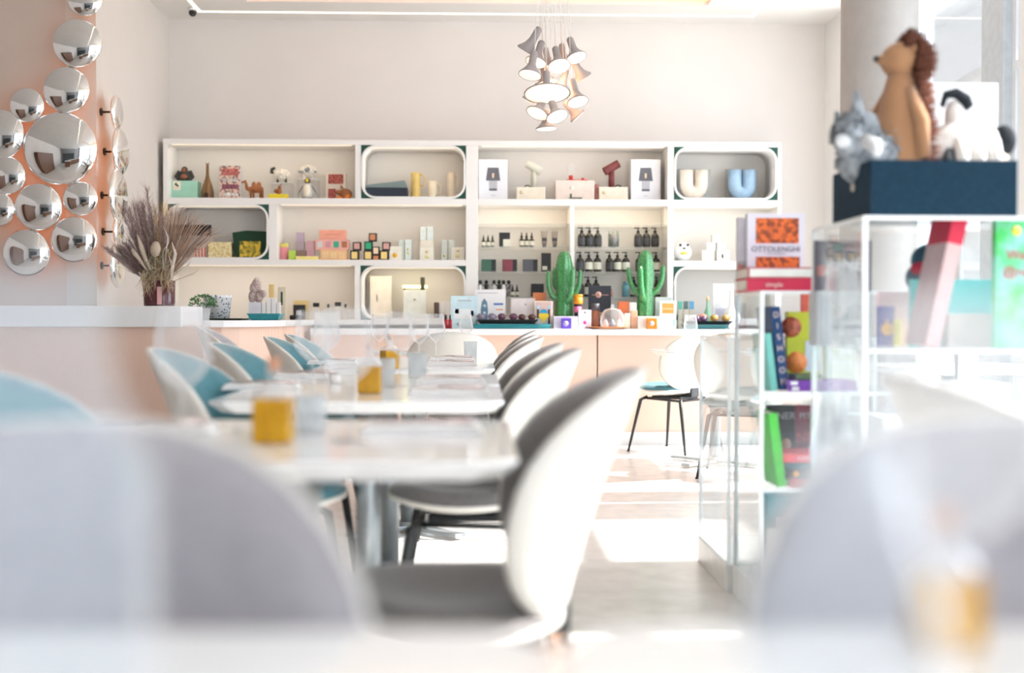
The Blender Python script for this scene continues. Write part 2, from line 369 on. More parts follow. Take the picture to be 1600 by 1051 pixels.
def niche(x0, x1, z0, z1, r=0.115):
    g = 0.006; x0 += g*0.3; x1 -= g*0.3; th = 0.016
    po = rrect(x0, x1, z0, z1, r); pi = rrect(x0+th, x1-th, z0+th, z1-th, r-th); n = len(po); mb = MB()
    vs_ = [(p[0], -0.004, p[1]) for p in po]+[(p[0], -0.004, p[1]) for p in pi]+[(p[0], DY-0.02, p[1]) for p in po]+[(p[0], DY-0.02, p[1]) for p in pi]
    fs_ = []
    for i in range(n):
        j = (i+1) % n
        fs_ += [(i, j, n+j, n+i), (2*n+i, 3*n+i, 3*n+j, 2*n+j), (i, 2*n+i, 2*n+j, j), (n+i, n+j, 3*n+j, 3*n+i)]
    mb.add(vs_, fs_, 0, True); o = mb.build('niche_frame', shelfm, sh)
    for e in o.data.polygons: e.use_smooth = abs(e.normal.y) < 0.5
    for (cx, cz, a0, kx, kz) in ((x1-r, z1-r, 0, x1, z1), (x0+r, z1-r, PI/2, x0, z1), (x0+r, z0+r, PI, x0, z0), (x1-r, z0+r, 1.5*PI, x1, z0)):
        pts = [(kx, kz)]+[(cx+r*math.cos(a0+PI/2*k/6), cz+r*math.sin(a0+PI/2*k/6)) for k in range(7)]
        m_ = len(pts); v = [(p[0], 0.006, p[1]) for p in pts]+[(p[0], DY-0.03, p[1]) for p in pts]
        cb = MB().add(v, [tuple(range(m_)), tuple(range(2*m_-1, m_-1, -1))]+[(i, (i+1) % m_, m_+(i+1) % m_, m_+i) for i in range(m_)])
        cb.build('corner_lining', greenlin, sh)
niche(X(564, 270), X(728, 270), L1, ZT[1]); niche(XA+0.02, X(420), L2, Z1[1]); niche(X(563, 450), X(728, 450), ZB, Z2[1])
niche(X(1053, 270), X(1215, 270), L1, ZT[1]); niche(X(1053, 450), X(1215, 450), ZB, Z2[1])
gsh = thin_glass('shelf_glass', (0.98, 0.99, 0.99), 0.5, 0.12)
GZ = []
for py in (348.5, 384.5, 423.5, 463.0):
    z = Z(py, 820); GZ.append(z)
    for (a, b) in ((XC1, X(890.5)), (X(897.5), XD0)): board(a, b, z-0.014, z, 0.02, DY-0.02, 'glass_shelf', gsh, 0)
# shelf lights: slim warm strips under the front lip of the boards
strip = mat('shelf_light_strip', (1, 0.9, 0.75), emit=(1.0, 0.80, 0.55), es=0.35)
def striplight(x0, x1, z):
    MB().box(x0+0.03, x1-0.03, 0.012, 0.024, z-0.006, z-0.001).build('light_strip', strip, sh)
for (a, b, z) in ((262, 555, ZT[1]), (564, 728, ZT[1]-0.016), (747, 1043, ZT[1]), (1053, 1215, ZT[1]-0.016), (268, 418, Z1[1]-0.016), (433, 728, Z1[1]),
                  (262, 554, Z2[1]), (568, 724, Z2[1]-0.016), (1053, 1215, Z1[1]), (1057, 1215, Z2[1]-0.016)):
    striplight(X(a), X(b), z)
for (a, b, z, r, p) in ((262, 554, Z2[1], 0.3, 1.3), (568, 724, Z2[1]-0.02, 0.3, 1.0), (433, 728, Z1[1], 0.3, 1.2), (262, 555, ZT[1], 0.3, 1.2), (564, 728, ZT[1]-0.02, 0.3, 0.6), (747, 1043, ZT[1], 0.3, 0.8), (747, 891, Z1[1], 0.3, 1.5), (898, 1043, Z1[1], 0.3, 1.5), (1053, 1215, Z1[1], 0.3, 0.5)):
    area('shelf_light', ((X(a)+X(b))/2, YF+0.05, z-0.012), X(b)-X(a)-0.1, 0.03, p*0.5, (1.0, 0.80, 0.56), (0.5, 0, 0))
# security camera in the ceiling corner
p = U(301, 38, 9.45)
t = thing('security_camera', 'small black dome security camera in the left ceiling corner', 'camera', (p.x, 9.45, ZC))
MB().cyl(0.035, -0.02, 0, 20).build('base', white, t)
mb = MB().blob((0, 0, -0.035), (0.03, 0.03, 0.03)); mb.cyl(0.016, 0, 0.03, 14, M=Matrix.Translation((0.01, -0.02, -0.04)) @ Matrix.Rotation(PI/2, 4, 'X')); mb.build('lens_housing', metal_b, t)

# ================================================================== MIRRORS
mirr = mat('convex_mirror', (0.93, 0.93, 0.93), 0.02, 1.0, var=0.01)
copper = mat('mirror_back_orange', (0.95, 0.42, 0.18), 0.5, emit=(1.0, 0.42, 0.16), es=0.26)  # weak emission added to strengthen the orange wall glow; backs are no lamps
def mirror(c, r, label, side=False):
    """c on the mirror face; front mirrors look towards the tables, side ones along +X"""
    t = thing('convex_mirror', label, 'mirror', c, PI/2 if side else 0, 'cluster of round convex mirrors')
    prof = []; d = r*0.30
    for k in range(9): a = k/8; prof.append((r*math.sin(a*PI/2*1.0), d*(math.cos(a*PI/2)**1.0)))
    prof = [(max(x, 0.0), z) for x, z in prof][::-1]
    M = Matrix.Rotation(PI/2, 4, 'X')
    MB().lathe([(r*0.99, -0.004)]+prof, 40, M=M).build('mirror_glass', mirr, t)
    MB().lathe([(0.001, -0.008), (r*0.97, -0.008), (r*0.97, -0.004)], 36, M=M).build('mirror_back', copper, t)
    MB().cyl(0.007, -0.095, -0.008, 10, M=M).build('stem', metal_b, t)
    MB().cyl(0.026, -0.105, -0.095, 20, M=M).build('wall_plate', metal_b, t)
    return t
FM = [(132, -2, 27, 'top one, cut by the edge of the photograph'), (120, 67, 38, 'second from the top, by the wall corner'), (103, 140, 36, 'third from the top, above the largest'),
      (42, 164, 27, 'small one left of the third'), (94, 232, 57, 'largest of all'), (-2, 210, 40, 'half cut at the left edge beside the largest'), (10, 274, 30, 'small one below the left edge mirror'),
      (60, 323, 37, 'below the largest, left of two'), (125, 310, 27, 'small one at the right, below the largest'), (-4, 327, 27, 'lowest sliver at the left edge'), (115, 374, 36, 'lower right one by the corner'),
      (41, 395, 37, 'lowest of the cluster, left of the corner one')]
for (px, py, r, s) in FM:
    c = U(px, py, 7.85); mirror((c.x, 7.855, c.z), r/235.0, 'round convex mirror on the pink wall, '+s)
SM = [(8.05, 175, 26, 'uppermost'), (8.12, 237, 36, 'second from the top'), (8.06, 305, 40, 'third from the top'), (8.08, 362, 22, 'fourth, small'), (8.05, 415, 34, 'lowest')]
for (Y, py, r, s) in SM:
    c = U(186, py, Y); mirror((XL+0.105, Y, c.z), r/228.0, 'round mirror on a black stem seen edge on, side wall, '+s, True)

# ================================================================== PENDANT CLUSTER
lampg = mat('grey_lamp_rubber', (0.36, 0.33, 0.325), 0.6, var=0.05)
diff = mat('lamp_diffuser', (1, 0.93, 0.85), 0.5, emit=(1.0, 0.80, 0.62), es=0.5)
cordm = mat('white_cord', (0.8, 0.78, 0.74), 0.5)
def rot_to(d):
    return Vector((0, 0, 1)).rotation_difference(Vector(d).normalized()).to_matrix().to_4x4()
def pendant(hx, hy, dx, dy, r, Y, label, ty=-0.35):
    H = U(hx, hy, Y); D = U(dx, dy, Y)
    ax = H-D; ax.y = -ty*ax.length*(-1) if False else 0.0
    ln = ax.length; D = Vector((D.x, Y-0.0, D.z)); ax = Vector((ax.x, -ty*ln, ax.z)).normalized()   # handle leans back, disc looks to the room
    ln = max(ln, 0.11)
    rr = r/285.0; M = rot_to(ax)
    t = thing('pendant_lamp', label, 'lamp', D, 0, 'torch shaped lamps of the hanging cluster')
    hr = min(0.021, rr*0.42)
    prof = [(rr, 0.0), (rr*0.985, 0.008), (rr*0.80, ln*0.14), (rr*0.55, ln*0.28), (hr*1.15, ln*0.42), (hr, ln*0.5), (hr*0.95, ln*0.92), (hr*0.7, ln*0.985), (0.001, ln)]
    ls_ = MB().lathe(prof, 28, M=M, cap=False).build('lamp_shade', lampg, t)
    MB().lathe([(0.001, -rr*0.10), (rr*0.5, -rr*0.07), (rr*0.94, 0.001), (rr*0.93, 0.004), (0.001, 0.004)], 28, M=M, cap=False).build('diffuser', diff, ls_)
    top = M @ Vector((0, 0, ln)); cx = 0.385 - D.x; cy = 6.5 - D.y
    pts = [top, top+Vector(((cx-top.x)*0.12, (cy-top.y)*0.1, 0.25)), Vector((cx+rnd.uniform(-.02, .02), cy+rnd.uniform(-.02, .02), ZC+0.19-D.z))]
    MB().tube(pts, 0.0022, 6).build('cord', cordm, t)
    return t
PL = [(844, 44, 822, 80, 16, 6.55, 'grey torch pendant at the upper left, tilted to the left', 0.3), (848, 60, 837, 98, 17, 6.50, 'grey torch pendant second from upper left, glowing disc half hidden', -0.3),
      (836, 76, 828, 118, 18, 6.38, 'grey torch pendant at the far left with bright disc', -0.25), (868, 66, 874, 104, 18, 6.44, 'grey torch pendant in the upper middle with wide glowing disc', -0.5),
      (890, 54, 901, 91, 17, 6.50, 'grey torch pendant at the upper right with long handle', -0.35), (877, 68, 884, 100, 12, 6.66, 'small grey pendant behind the upper right one', 0),
      (854, 108, 855, 147, 36, 6.36, 'largest pendant with a broad pink white disc, middle of the cluster', -0.25), (893, 92, 911, 122, 15, 6.60, 'peach lit pendant tilted right at the right edge, disc turned away', 0.25),
      (894, 118, 903, 160, 17, 6.42, 'pendant at the lower right with bright white disc', -0.4), (848, 98, 855, 130, 17, 6.56, 'pendant above and behind the largest one', -0.1),
      (884, 112, 877, 138, 12, 6.58, 'slim orange lit pendant right of the largest one', 0), (849, 155, 839, 178, 18, 6.45, 'lower left pendant below the largest one', -0.35),
      (863, 158, 871, 183, 18, 6.40, 'lower middle pendant with white disc tilted left', -0.45), (853, 182, 854, 202, 17, 6.50, 'lowest pendant of the cluster', -0.05),
      (883, 160, 903, 182, 14, 6.62, 'peach pendant at the bottom right tilted outward', 0.1), (840, 134, 826, 158, 12, 6.62, 'pendant tilted left behind the rim of the largest one', 0.2),
      (852, 74, 858, 104, 12, 6.68, 'dark small pendant hidden in the upper middle', 0)]
for a in PL: pendant(*a)
dd = bpy.data.lights.new('pendant_glow', 'POINT'); dd.energy = 3; dd.color = (1.0, 0.50, 0.25); dd.shadow_soft_size = 0.06
o = bpy.data.objects.new('pendant_glow', dd); C.objects.link(o); o.location = U(866, 130, 6.52)

# bar, cabinets and pillar added behind the camera to darken the mirror reflections
t = thing('added_bar_counter', 'added wood fronted bar counter, there to darken the mirror reflections', 'bar', (-3.3, -1.6, 0))
MB().prism([(-0.5, 0.6), (-0.9, 1.6), (-0.6, 2.6), (0.1, 2.6), (-0.2, 1.6), (0.1, 0.8), (2.2, 0.0), (2.1, -0.7), (0, -0.2)], 0, 1.0).build('wood_front', mat('walnut_bar_front', (0.30, 0.17, 0.11), 0.5, kind='wave', scale=12, col2=(0.2, 0.11, 0.07), stretch=(1, 1, 0.01)), t)
MB().prism([(-0.55, 0.6), (-0.97, 1.6), (-0.65, 2.68), (0.16, 2.68), (-0.14, 1.6), (0.15, 0.85), (2.28, 0.05), (2.15, -0.77), (0, -0.26)], 1.0, 1.05).build('worktop', ctop, t)
t = thing('added_back_bar', 'added dark grey cabinet, there to darken the mirror reflections', 'cabinet', (-4.6, -4.6, 0))
MB().box(-0.9, 1.9, -0.25, 0.25, 0, 2.3, 0.01).build('carcass', mat('anthracite', (0.07, 0.09, 0.10), 0.5), t)
for k in range(4): MB().box(-0.8, 1.8, 0.25, 0.36, 0.55+0.45*k, 0.58+0.45*k).build('shelf', mat('grey_bar_shelf', (0.4, 0.4, 0.4)), t)
t = thing('added_grey_pillar', 'added square grey pillar, there to darken the mirror reflections', 'pillar', (-1.35, -3.2, 0)); MB().box(-0.35, 0.35, -0.3, 0.3, 0, 3.4).build('pillar_body', mat('grey_pillar_render', (0.30, 0.31, 0.32), 0.6), t)
t = thing('added_wine_cabinet', 'added brown wine shelving, there to darken the mirror reflections at the left', 'cabinet', (-5.6, 3.5, 0)); MB().box(-0.35, 0.35, -1.6, 1.6, 0, 2.2, 0.01).build('carcass', mat('dark_oak', (0.16, 0.08, 0.045), 0.5), t)
# ================================================================== CHAIRS
grey_v = mat('grey_velvet', (0.165, 0.15, 0.148), 0.8, sheen=0.5, var=0.12, scale=60)
lgrey_v = mat('light_grey_velvet', (0.34, 0.32, 0.34), 0.8, sheen=0.5, var=0.10, scale=60)
teal_v = mat('teal_velvet', (0.06, 0.205, 0.245), 0.75, sheen=0.35, var=0.12, scale=60)
cream = mat('cream_shell', (0.80, 0.77, 0.71), 0.35, var=0.02)
def sel(a, n): return (abs(math.cos(a))**n+abs(math.sin(a))**n)**(-1.0/n)
def disc_pts(R, S, f):
    """polar grid of a superellipse; f(a,b,r) -> point"""
    pts = [f(0, 0, 0)]
    for i in range(1, R+1):
        r = i/R
        for k in range(S):
            t = 2*PI*k/S; s_ = sel(t, 2.35); pts.append(f(r*s_*math.cos(t), r*s_*math.sin(t), r))
    fs_ = [(0, 1+k, 1+(k+1) % S) for k in range(S)]
    for i in range(R-1):
        for k in range(S):
            k2 = (k+1) % S; fs_.append((1+i*S+k, 1+(i+1)*S+k, 1+(i+1)*S+k2, 1+i*S+k2))
    return pts, fs_
def lens(f0, f1, R=8, S=36):
    mb = MB(); p, f = disc_pts(R, S, f0); q, g = disc_pts(R, S, f1)
    n = len(p); mb.add(p+q, f+[tuple(i+n for i in reversed(h)) for h in g]+[(1+(R-1)*S+k, 1+(R-1)*S+(k+1) % S, n+1+(R-1)*S+(k+1) % S, n+1+(R-1)*S+k) for k in range(S)], 0, True)
    return mb
def back_xyz(a, b, off):
    y = 0.278*a*(1+0.10*b); z = 0.655+0.225*b; t = (b+1)/2
    x = -0.125-0.150*t**1.25+0.155*(a*(1+0.08*b))**2+off
    return (x, y, z)
def seat_xyz(a, b, off, top):
    x = 0.070+0.210*a; y = 0.245*b*(1-0.04*a)
    rr = a*a+b*b
    z = (0.405+0.032*rr+0.016*max(a, 0)**2)+off
    return (x, y, z)
def make_chair(label, vel):
    t = thing('dining_chair', label, 'chair')
    lens(lambda a, b, r: back_xyz(a, b, 0.0), lambda a, b, r: back_xyz(a, b, -0.016)).build('back_shell', cream, t)
    lens(lambda a, b, r: back_xyz(a*0.985, b*0.985, 0.001), lambda a, b, r: back_xyz(a*0.985, b*0.985, 0.003+0.042*math.sqrt(max(0, 1-r**7)))).build('back_cushion', vel, t)
    lens(lambda a, b, r: seat_xyz(a, b, 0.0, 0), lambda a, b, r: seat_xyz(a, b, 0.014, 1)).build('seat_shell', cream, t)
    lens(lambda a, b, r: seat_xyz(a*.985, b*.985, 0.0145, 0), lambda a, b, r: seat_xyz(a*.985, b*.985, 0.016+0.050*math.sqrt(max(0, 1-r**6)), 1)).build('seat_cushion', vel, t)
    for sx in (1, -1):
        for sy in (1, -1):
            MB().tube([(0.03+0.15*sx, 0.13*sy, 0.395), (0.03+0.175*sx, 0.175*sy, 0.375), (0.03+0.25*sx-0.01, 0.235*sy, 0.0)], [0.013, 0.014, 0.008], 12).build('leg', metal_b, t)
            MB().cyl(0.0105, 0, 0.008, 12, (0.03+0.25*sx-0.01, 0.235*sy)).build('foot_cap', metal_b, bpy.data.objects[-1] if False else [o for o in t.children if o.name.startswith('leg')][-1])
    fb = MB()
    for sy in (1, -1): fb.tube([(0.18, 0.135*sy, 0.385), (-0.12, 0.135*sy, 0.375)], 0.009, 8)
    fb.tube([(-0.12, -0.135, 0.378), (-0.12, 0.135, 0.378)], 0.009, 8); fb.tube([(0.18, -0.135, 0.385), (0.18, 0.135, 0.385)], 0.009, 8)
    fb.box(-0.10, 0.16, -0.10, 0.10, 0.385, 0.404, 0.003); fb.box(-0.15, -0.06, -0.05, 0.05, 0.40, 0.47, 0.01)
    fb.build('frame', metal_b, t)
    return t
chG = make_chair('grey velvet chair with white shell, nearest full one right of the tables', grey_v)
chG.location = (0.012, 2.14, 0); chG.rotation_euler = (0, 0, PI)
for (x, y, a, s) in ((0.012, 3.47, 180, 'grey velvet chair with white shell at the middle table, nearer of that pair'), (0.01, 4.17, 181, 'grey velvet chair with white shell at the middle table, farther of that pair'),
                     (0.012, 6.08, 180, 'grey velvet chair with pale shell at the third table row, right side'), (0.10, 8.02, 180, 'farthest grey velvet chair right of the table row'),
                     (0.0, 5.35, 180, 'grey velvet chair mostly hidden behind the middle table chairs')):
    dup(chG, (x, y, 0), s, math.radians(a), group='grey dining chairs right of the tables')
chG['group'] = 'grey dining chairs right of the tables'
chT = make_chair('teal velvet chair with cream shell, nearer of two left of the middle table', teal_v)
chT.location = (-0.665, 3.43, 0); chT['group'] = 'teal dining chairs left of the tables'
for (x, y, a, s) in ((-0.665, 4.20, 0, 'teal velvet chair at the left of the middle table, farther of the two'), (-0.69, 5.40, 0, 'teal velvet chair with cream shell at the left of the third table'),
                     (-0.72, 6.15, 0, 'farthest teal velvet chair on the left, only its top showing'), (-0.68, 2.14, 0, 'teal chair cut off at the left edge behind the blurred glass')):
    dup(chT, (x, y, 0), s, math.radians(a), group='teal dining chairs left of the tables')
dup(chT, (1.43, 8.50, 0), 'pale shelled teal chair at the small table by the back counter', math.radians(135), group='chairs at the small table')
chL = make_chair('light grey velvet chair back near the curved counter, behind the teal chairs', lgrey_v)
chL.location = (-1.33, 6.85, 0); chL.rotation_euler = (0, 0, 0.1); chL.scale = (1.04, 1.04, 1.04)
dup(chL, (-0.35, 0.78, 0), 'large blurred grey chair in the left foreground', math.radians(-88), 1.0)
dup(chL, (0.47, 0.80, 0), 'large blurred grey chair back in the right foreground, behind the oil bottle', math.radians(-92), 1.0)
dup(chL, (0.93, 1.82, 0), 'blurred chair at the right edge showing its white shell', math.radians(2), 1.0)
chC = make_chair('cream shelled chair seen from behind, on black legs by the back counter', mat('cream_velvet', (0.72, 0.68, 0.62), 0.8, sheen=0.3))
chC.location = (1.60, 7.22, 0); chC.rotation_euler = (0, 0, math.radians(72))
dup(chT, (-0.17, 7.32, 0), 'pale shelled teal chair seen from behind at the far end of the row', math.radians(90), group='chairs at the end of the row')
dup(chC, (2.25, 7.2, 0), 'cream chair seen through the clear acrylic unit, beside the small table', math.radians(100))

# ================================================================== TABLES
ttop = mat('white_table_top', (0.93, 0.93, 0.925), 0.12, var=0.01, coat=0.3)
tpole = mat('grey_table_steel', (0.42, 0.46, 0.48), 0.35, 0.6, var=0.06)
def octo(hx, hy, c): return [(-hx+c, -hy), (hx-c, -hy), (hx, -hy+c), (hx, hy-c), (hx-c, hy), (-hx+c, hy), (-hx, hy-c), (-hx, -hy+c)]
def make_table(label, hx=0.385, hy=0.372):
    t = thing('dining_table', label, 'table')
    mb = MB().prism(octo(hx, hy, 0.045), 0.742, 0.75); mb.prism(octo(hx, hy, 0.045), 0.718, 0.7418, inset_bottom=0.028); mb.build('table_top', ttop, t)
    MB().cyl(0.036, 0.03, 0.716, 24).build('pedestal', tpole, t)
    MB().cyl(0.11, 0.70, 0.7175, 24).build('mounting_plate', tpole, t)
    for k in range(4):
        M = Matrix.Rotation(PI/4+k*PI/2, 4, 'Z')
        MB().box(0.02, 0.34, -0.032, 0.032, 0.012, 0.03, 0.004, M=M).build('foot', tpole, t)
    MB().cyl(0.05, 0.02, 0.045, 20).build('hub', tpole, t)
    return t
tb = make_table('white square table nearest the full grey chair, with blurred oil bottle'); tb.location = (-0.325, 2.165, 0)
tb['group'] = 'white pedestal tables'
TX = -0.322
for (x, y, s) in ((TX, 3.435, 'white table of the middle pair, nearer half with oil bottle'), (TX, 4.185, 'white table of the middle pair, farther half'),
                  (TX, 5.37, 'white table of the third pair, nearer half'), (TX, 6.12, 'white table of the third pair, farther half'),
                  (-0.32, 8.02, 'white table at the far end of the row by the back counter'), (1.56, 7.80, 'small white table at the right by the back counter'),
                  (-0.335, 0.46, 'blurred white table at the bottom left in front of the lens'), (0.437, 0.46, 'blurred white table at the bottom right in front of the lens'),
                  (2.2, 5.5, 'white table seen through the acrylic unit near the windows')):
    dup(tb, (x, y, 0), s, 0)
tb['label'] = 'white square table between the foreground chair and the middle pair, with blurred oil bottle'

# ================================================================== TABLEWARE
def make_wineglass(label, m=wineg):
    t = thing('wine_glass', label, 'glass')
    o_ = [(0.036, 0.0), (0.035, 0.002), (0.006, 0.006), (0.0038, 0.02), (0.0038, 0.092), (0.008, 0.103), (0.030, 0.122), (0.044, 0.142), (0.046, 0.155), (0.041, 0.195), (0.035, 0.235)]
    MB().lathe([(0.001, 0.1005)]+o_[5:], 36, cap=False).build('bowl', m, t)
    MB().lathe([(0.001, 0.0)]+o_[:5]+[(0.006, 0.0995)], 24, cap=False).build('stem', m, t)
    return t
wg = make_wineglass('wine glass standing at the left of the nearest clear table, bright highlight')
def at(px, Y, z=0.75): return (U(px, 560, Y).x, Y, z)
wg.location = at(285, 1.95); wg['group'] = 'wine glasses on the tables'
for (px, Y, s) in ((545, 2.10, 'large blurred wine glass in the middle, beside the front oil bottle'), (488, 3.12, 'wine glass on the middle table left of the rear oil bottle'), (624, 3.75, 'wine glass on the middle table behind the small amber bottle'),
                   (593, 5.75, 'sharp wine glass on the third table, left of three'), (655, 5.25, 'sharp wine glass on the third table, middle of three'), (681, 5.62, 'sharp wine glass on the third table, right of three'),
                   (728, 7.80, 'wine glass standing on the farthest table before the blue print'), (1079, 7.75, 'wine glass on the small right table before the teal tray'),
                   (1315, 3.25, 'wine glass inside the tall acrylic case'), (510, 4.05, 'faint wine glass on the farther middle table, left'),
                   (1490, 0.60, 'huge blurred wine glass at the bottom right')):
    z = 0.75 if px != 1315 else 0.887
    dup(wg, at(px, Y, z), s)
def make_tumbler(label):
    t = thing('tumbler', label, 'glass')
    MB().lathe([(0.001, 0), (0.033, 0.0), (0.036, 0.09), (0.0345, 0.09), (0.0315, 0.008), (0.001, 0.008)], 28, cap=False).build('cup', frost, t)
    return t
tu = make_tumbler('frosted tumbler on the farther middle table, left of the napkins'); tu.location = at(652, 4.3)
for (px, Y, s) in ((486, 2.25, 'clear blurred tumbler right of the front oil bottle'), (600, 3.7, 'tumbler between the small oil bottle and the frosted one'), (775-40, 6.3, 'frosted tumbler on the third table near the white chair')):
    dup(tu, at(px, Y), s, sc=0.8 if px == 486 else None)
oil = mat('golden_oil', (0.80, 0.43, 0.012), 0.25, var=0.25, scale=25, trans=0.25, emit=None, col2=(0.62, 0.30, 0.005))
cork = mat('cork_stopper', (0.60, 0.30, 0.18), 0.8)
def make_oil(label):
    t = thing('oil_bottle', label, 'bottle')
    MB().box(-0.033, 0.033, -0.033, 0.033, 0.001, 0.078, 0.006).build('oil_body', oil, t)
    mb = MB().prism([(-0.034, -0.034), (0.034, -0.034), (0.034, 0.034), (-0.034, 0.034)], 0.0785, 0.084); mb.lathe([(0.034, 0.084), (0.028, 0.094), (0.013, 0.104), (0.012, 0.128), (0.016, 0.13)], 20, cap=False)
    mb.build('glass_shoulder', wineg, t)
    MB().cyl(0.010, 0.122, 0.148, 14, r2=0.012).build('cork', cork, t)
    return t
ob = make_oil('square bottle of golden oil on the front table, large and blurred'); ob.location = at(428, 2.08); ob['group'] = 'oil bottles'
for (px, Y, s) in ((578, 3.42, 'square bottle of golden oil on the middle table'), (1478, 0.79, 'orange blurred oil bottle in the right foreground'), (609, 5.0, 'small golden oil bottle on the third table between the glasses')):
    dup(ob, at(px, Y), s, 0.0 if px != 609 else 0.5, 0.62 if px == 1478 else None)
linen = mat('white_linen', (0.86, 0.84, 0.82), 0.8, var=0.04, scale=40, sheen=0.3)
cutl = mat('pinkish_cutlery', (0.62, 0.52, 0.50), 0.25, 0.9)
def make_napkin(label):
    t = thing('folded_napkin', label, 'napkin')
    mb = MB(); n = 14
    for k, (z, s_) in enumerate(((0.0, 1.0), (0.0095, 0.97), (0.018, 0.93))):
        v = []; f = []
        for i in range(n+1):
            for j in range(2):
                x = (-0.12+0.24*i/n)*s_; y = (-0.05+0.1*j)*s_
                dz = 0.002*math.sin(i*0.9+k)*(0.4+j)
                v += [(x, y, z+0.001 if k == 0 else z+dz), (x, y, z+0.0085+dz)]
        for i in range(n):
            a = i*4; b = (i+1)*4
            f += [(a, b, b+2, a+2), (a+1, a+3, b+3, b+1), (a, a+1, b+1, b), (a+2, b+2, b+3, a+3)]
        f += [(0, 2, 3, 1), (n*4, n*4+1, n*4+3, n*4+2)]
        mb.add(v, f, 0, False)
    mb.build('cloth', linen, t); return t
def make_fork(label):
    t = thing('fork', label, 'fork')
    mb = MB().tube([(0.10, 0, 0.003), (0.05, 0, 0.004), (0.0, 0, 0.009), (-0.03, 0, 0.007)], [0.004, 0.0035, 0.003, 0.003], 8)
    mb.box(-0.055, -0.028, -0.011, 0.011, 0.004, 0.008, 0.002)
    for k in range(4): mb.box(-0.095, -0.054, -0.0105+k*0.006, -0.0075+k*0.006, 0.004, 0.0065)
    mb.build('fork_body', cutl, t); return t
def make_knife(label):
    t = thing('table_knife', label, 'knife')
    MB().tube([(0.10, 0, 0.004), (0.0, 0, 0.0045)], 0.0045, 8).build('handle', cutl, t)
    MB().box(-0.10, 0.0, -0.008, 0.006, 0.003, 0.006, 0.001).build('blade', cutl, t); return t
nap = make_napkin('folded white napkin at the near right place of the middle table'); fk = make_fork('fork on that napkin at the near right place'); kn = make_knife('knife on that napkin at the near right place')
NP = [(702, 3.33, 'near right place of the middle table'), (706, 3.95, 'far right place of the middle table'), (706, 5.35, 'right place of the third table'), (706, 5.95, 'second right place of the third table'),
      (660, 2.25, 'right place of the front table, strongly blurred'), (215, 2.25, 'left place of the front table, strongly blurred'), (410, 3.60, 'left place of the middle table'), (480, 4.25, 'second left place of the middle table'),
      (520, 5.5, 'left place of the third table'), (722, 7.85, 'place on the farthest table'), (1150, 7.7, 'place on the small right table')]
for i, (px, Y, s) in enumerate(NP):
    L = at(px, Y)
    if px == 215: L = (-0.615, 2.25, 0.75)
    if i == 0: a, b, c_ = nap, fk, kn
    else: a = copy_tree(nap); b = copy_tree(fk); c_ = copy_tree(kn)
    for q, nm, dy, dz in ((a, 'folded white napkin at the ', 0, 0), (b, 'fork lying on the napkin at the ', -0.018, 0.0285), (c_, 'knife lying on the napkin at the ', 0.02, 0.0285)):
        q.location = (L[0], L[1]+dy, L[2]+dz*0.62); q['label'] = nm+s
    a.scale = (0.95, 0.9, 0.6)
    a['group'] = 'folded napkins'; b['group'] = 'forks on napkins'; c_['group'] = 'knives on napkins'
t = thing('glass_carafe', 'huge blurred pale glass carafe at the left edge in front of the lens', 'carafe', at(45, 0.60))
MB().lathe([(0.001, 0), (0.055, 0), (0.062, 0.02), (0.060, 0.14), (0.040, 0.19), (0.034, 0.235), (0.038, 0.245)], 32, cap=False).build('carafe_body', hazeg, t)
dup(t, at(1320, 0.50), 'added hazy glass carafe veiling the lower right in front of the lens', sc=0.7)  # added so its haze pales the chair and gives bluish highlights
# salt pot
MB().lathe([(0.001, 0), (0.018, 0), (0.02, 0.015), (0.016, 0.03), (0.001, 0.03)], 18).build('s', white).name = 'salt_pot'
sp_ = bpy.data.objects['salt_pot']; sp_.location = at(523, 3.9); tag(sp_, 'tiny white salt pot with dark top on the middle table', 'salt pot')
MB().cyl(0.015, 0.03, 0.034, 16).build('lid', metal_b, sp_)
# ================================================================== SMALL GOODS: shared helpers
def cm(name, r, g, b, rough=0.5, **k): return mat(name, (r, g, b), rough, **k)
blackm = cm('black_card', 0.02, 0.022, 0.025); whitem = cm('white_card', 0.84, 0.83, 0.82, var=0.01); creamc = cm('cream_card', 0.84, 0.76, 0.62)
YS = 9.56
def placed(name, label, cat, px, z, Y, group=None, rz=0): return thing(name, label, cat, (U(px, 400, Y).x, Y, z), rz, group)
def sc(px, Y=YS): return px*Y/FPX            # pixels to metres at that depth

# ------------------------------------------------------------------ top row, left bay
g = goods('gift_box', 'mint green box under the dark gorilla figure', 'box', 265, 282, 308, YS, L1, 0.14, cm('mint_card', 0.36, 0.66, 0.52)); decal(g, 0.12, 0.48, 0.40, 0.97, creamc)
disc(g, 0.23, 0.80, 0.010, blackm); disc(g, 0.29, 0.72, 0.009, blackm)
gz = L1+DIM[g.name][1]
t = placed('gorilla_figure', 'dark gorilla figure with brown face sitting on the mint box', 'figurine', 289, gz, YS+0.06)
gor = cm('dark_stained_wood', 0.03, 0.03, 0.028); rust = cm('rust_wood', 0.30, 0.10, 0.045)
mb = MB().blob((0, 0, 0.045), (0.055, 0.035, 0.047)); mb.blob((0, -0.005, 0.093), (0.026, 0.025, 0.026))
for s in (1, -1): mb.tube([(0.04*s, 0, 0.08), (0.065*s, -0.01, 0.035), (0.045*s, -0.02, 0.01), (0.02*s, -0.03, 0.02)], [0.018, 0.017, 0.015, 0.01], 10)
mb.build('body', gor, t)
MB().blob((0, -0.024, 0.088), (0.015, 0.008, 0.018)).build('face', rust, t); MB().blob((0, -0.031, 0.035), (0.028, 0.010, 0.020)).build('belly', rust, t)
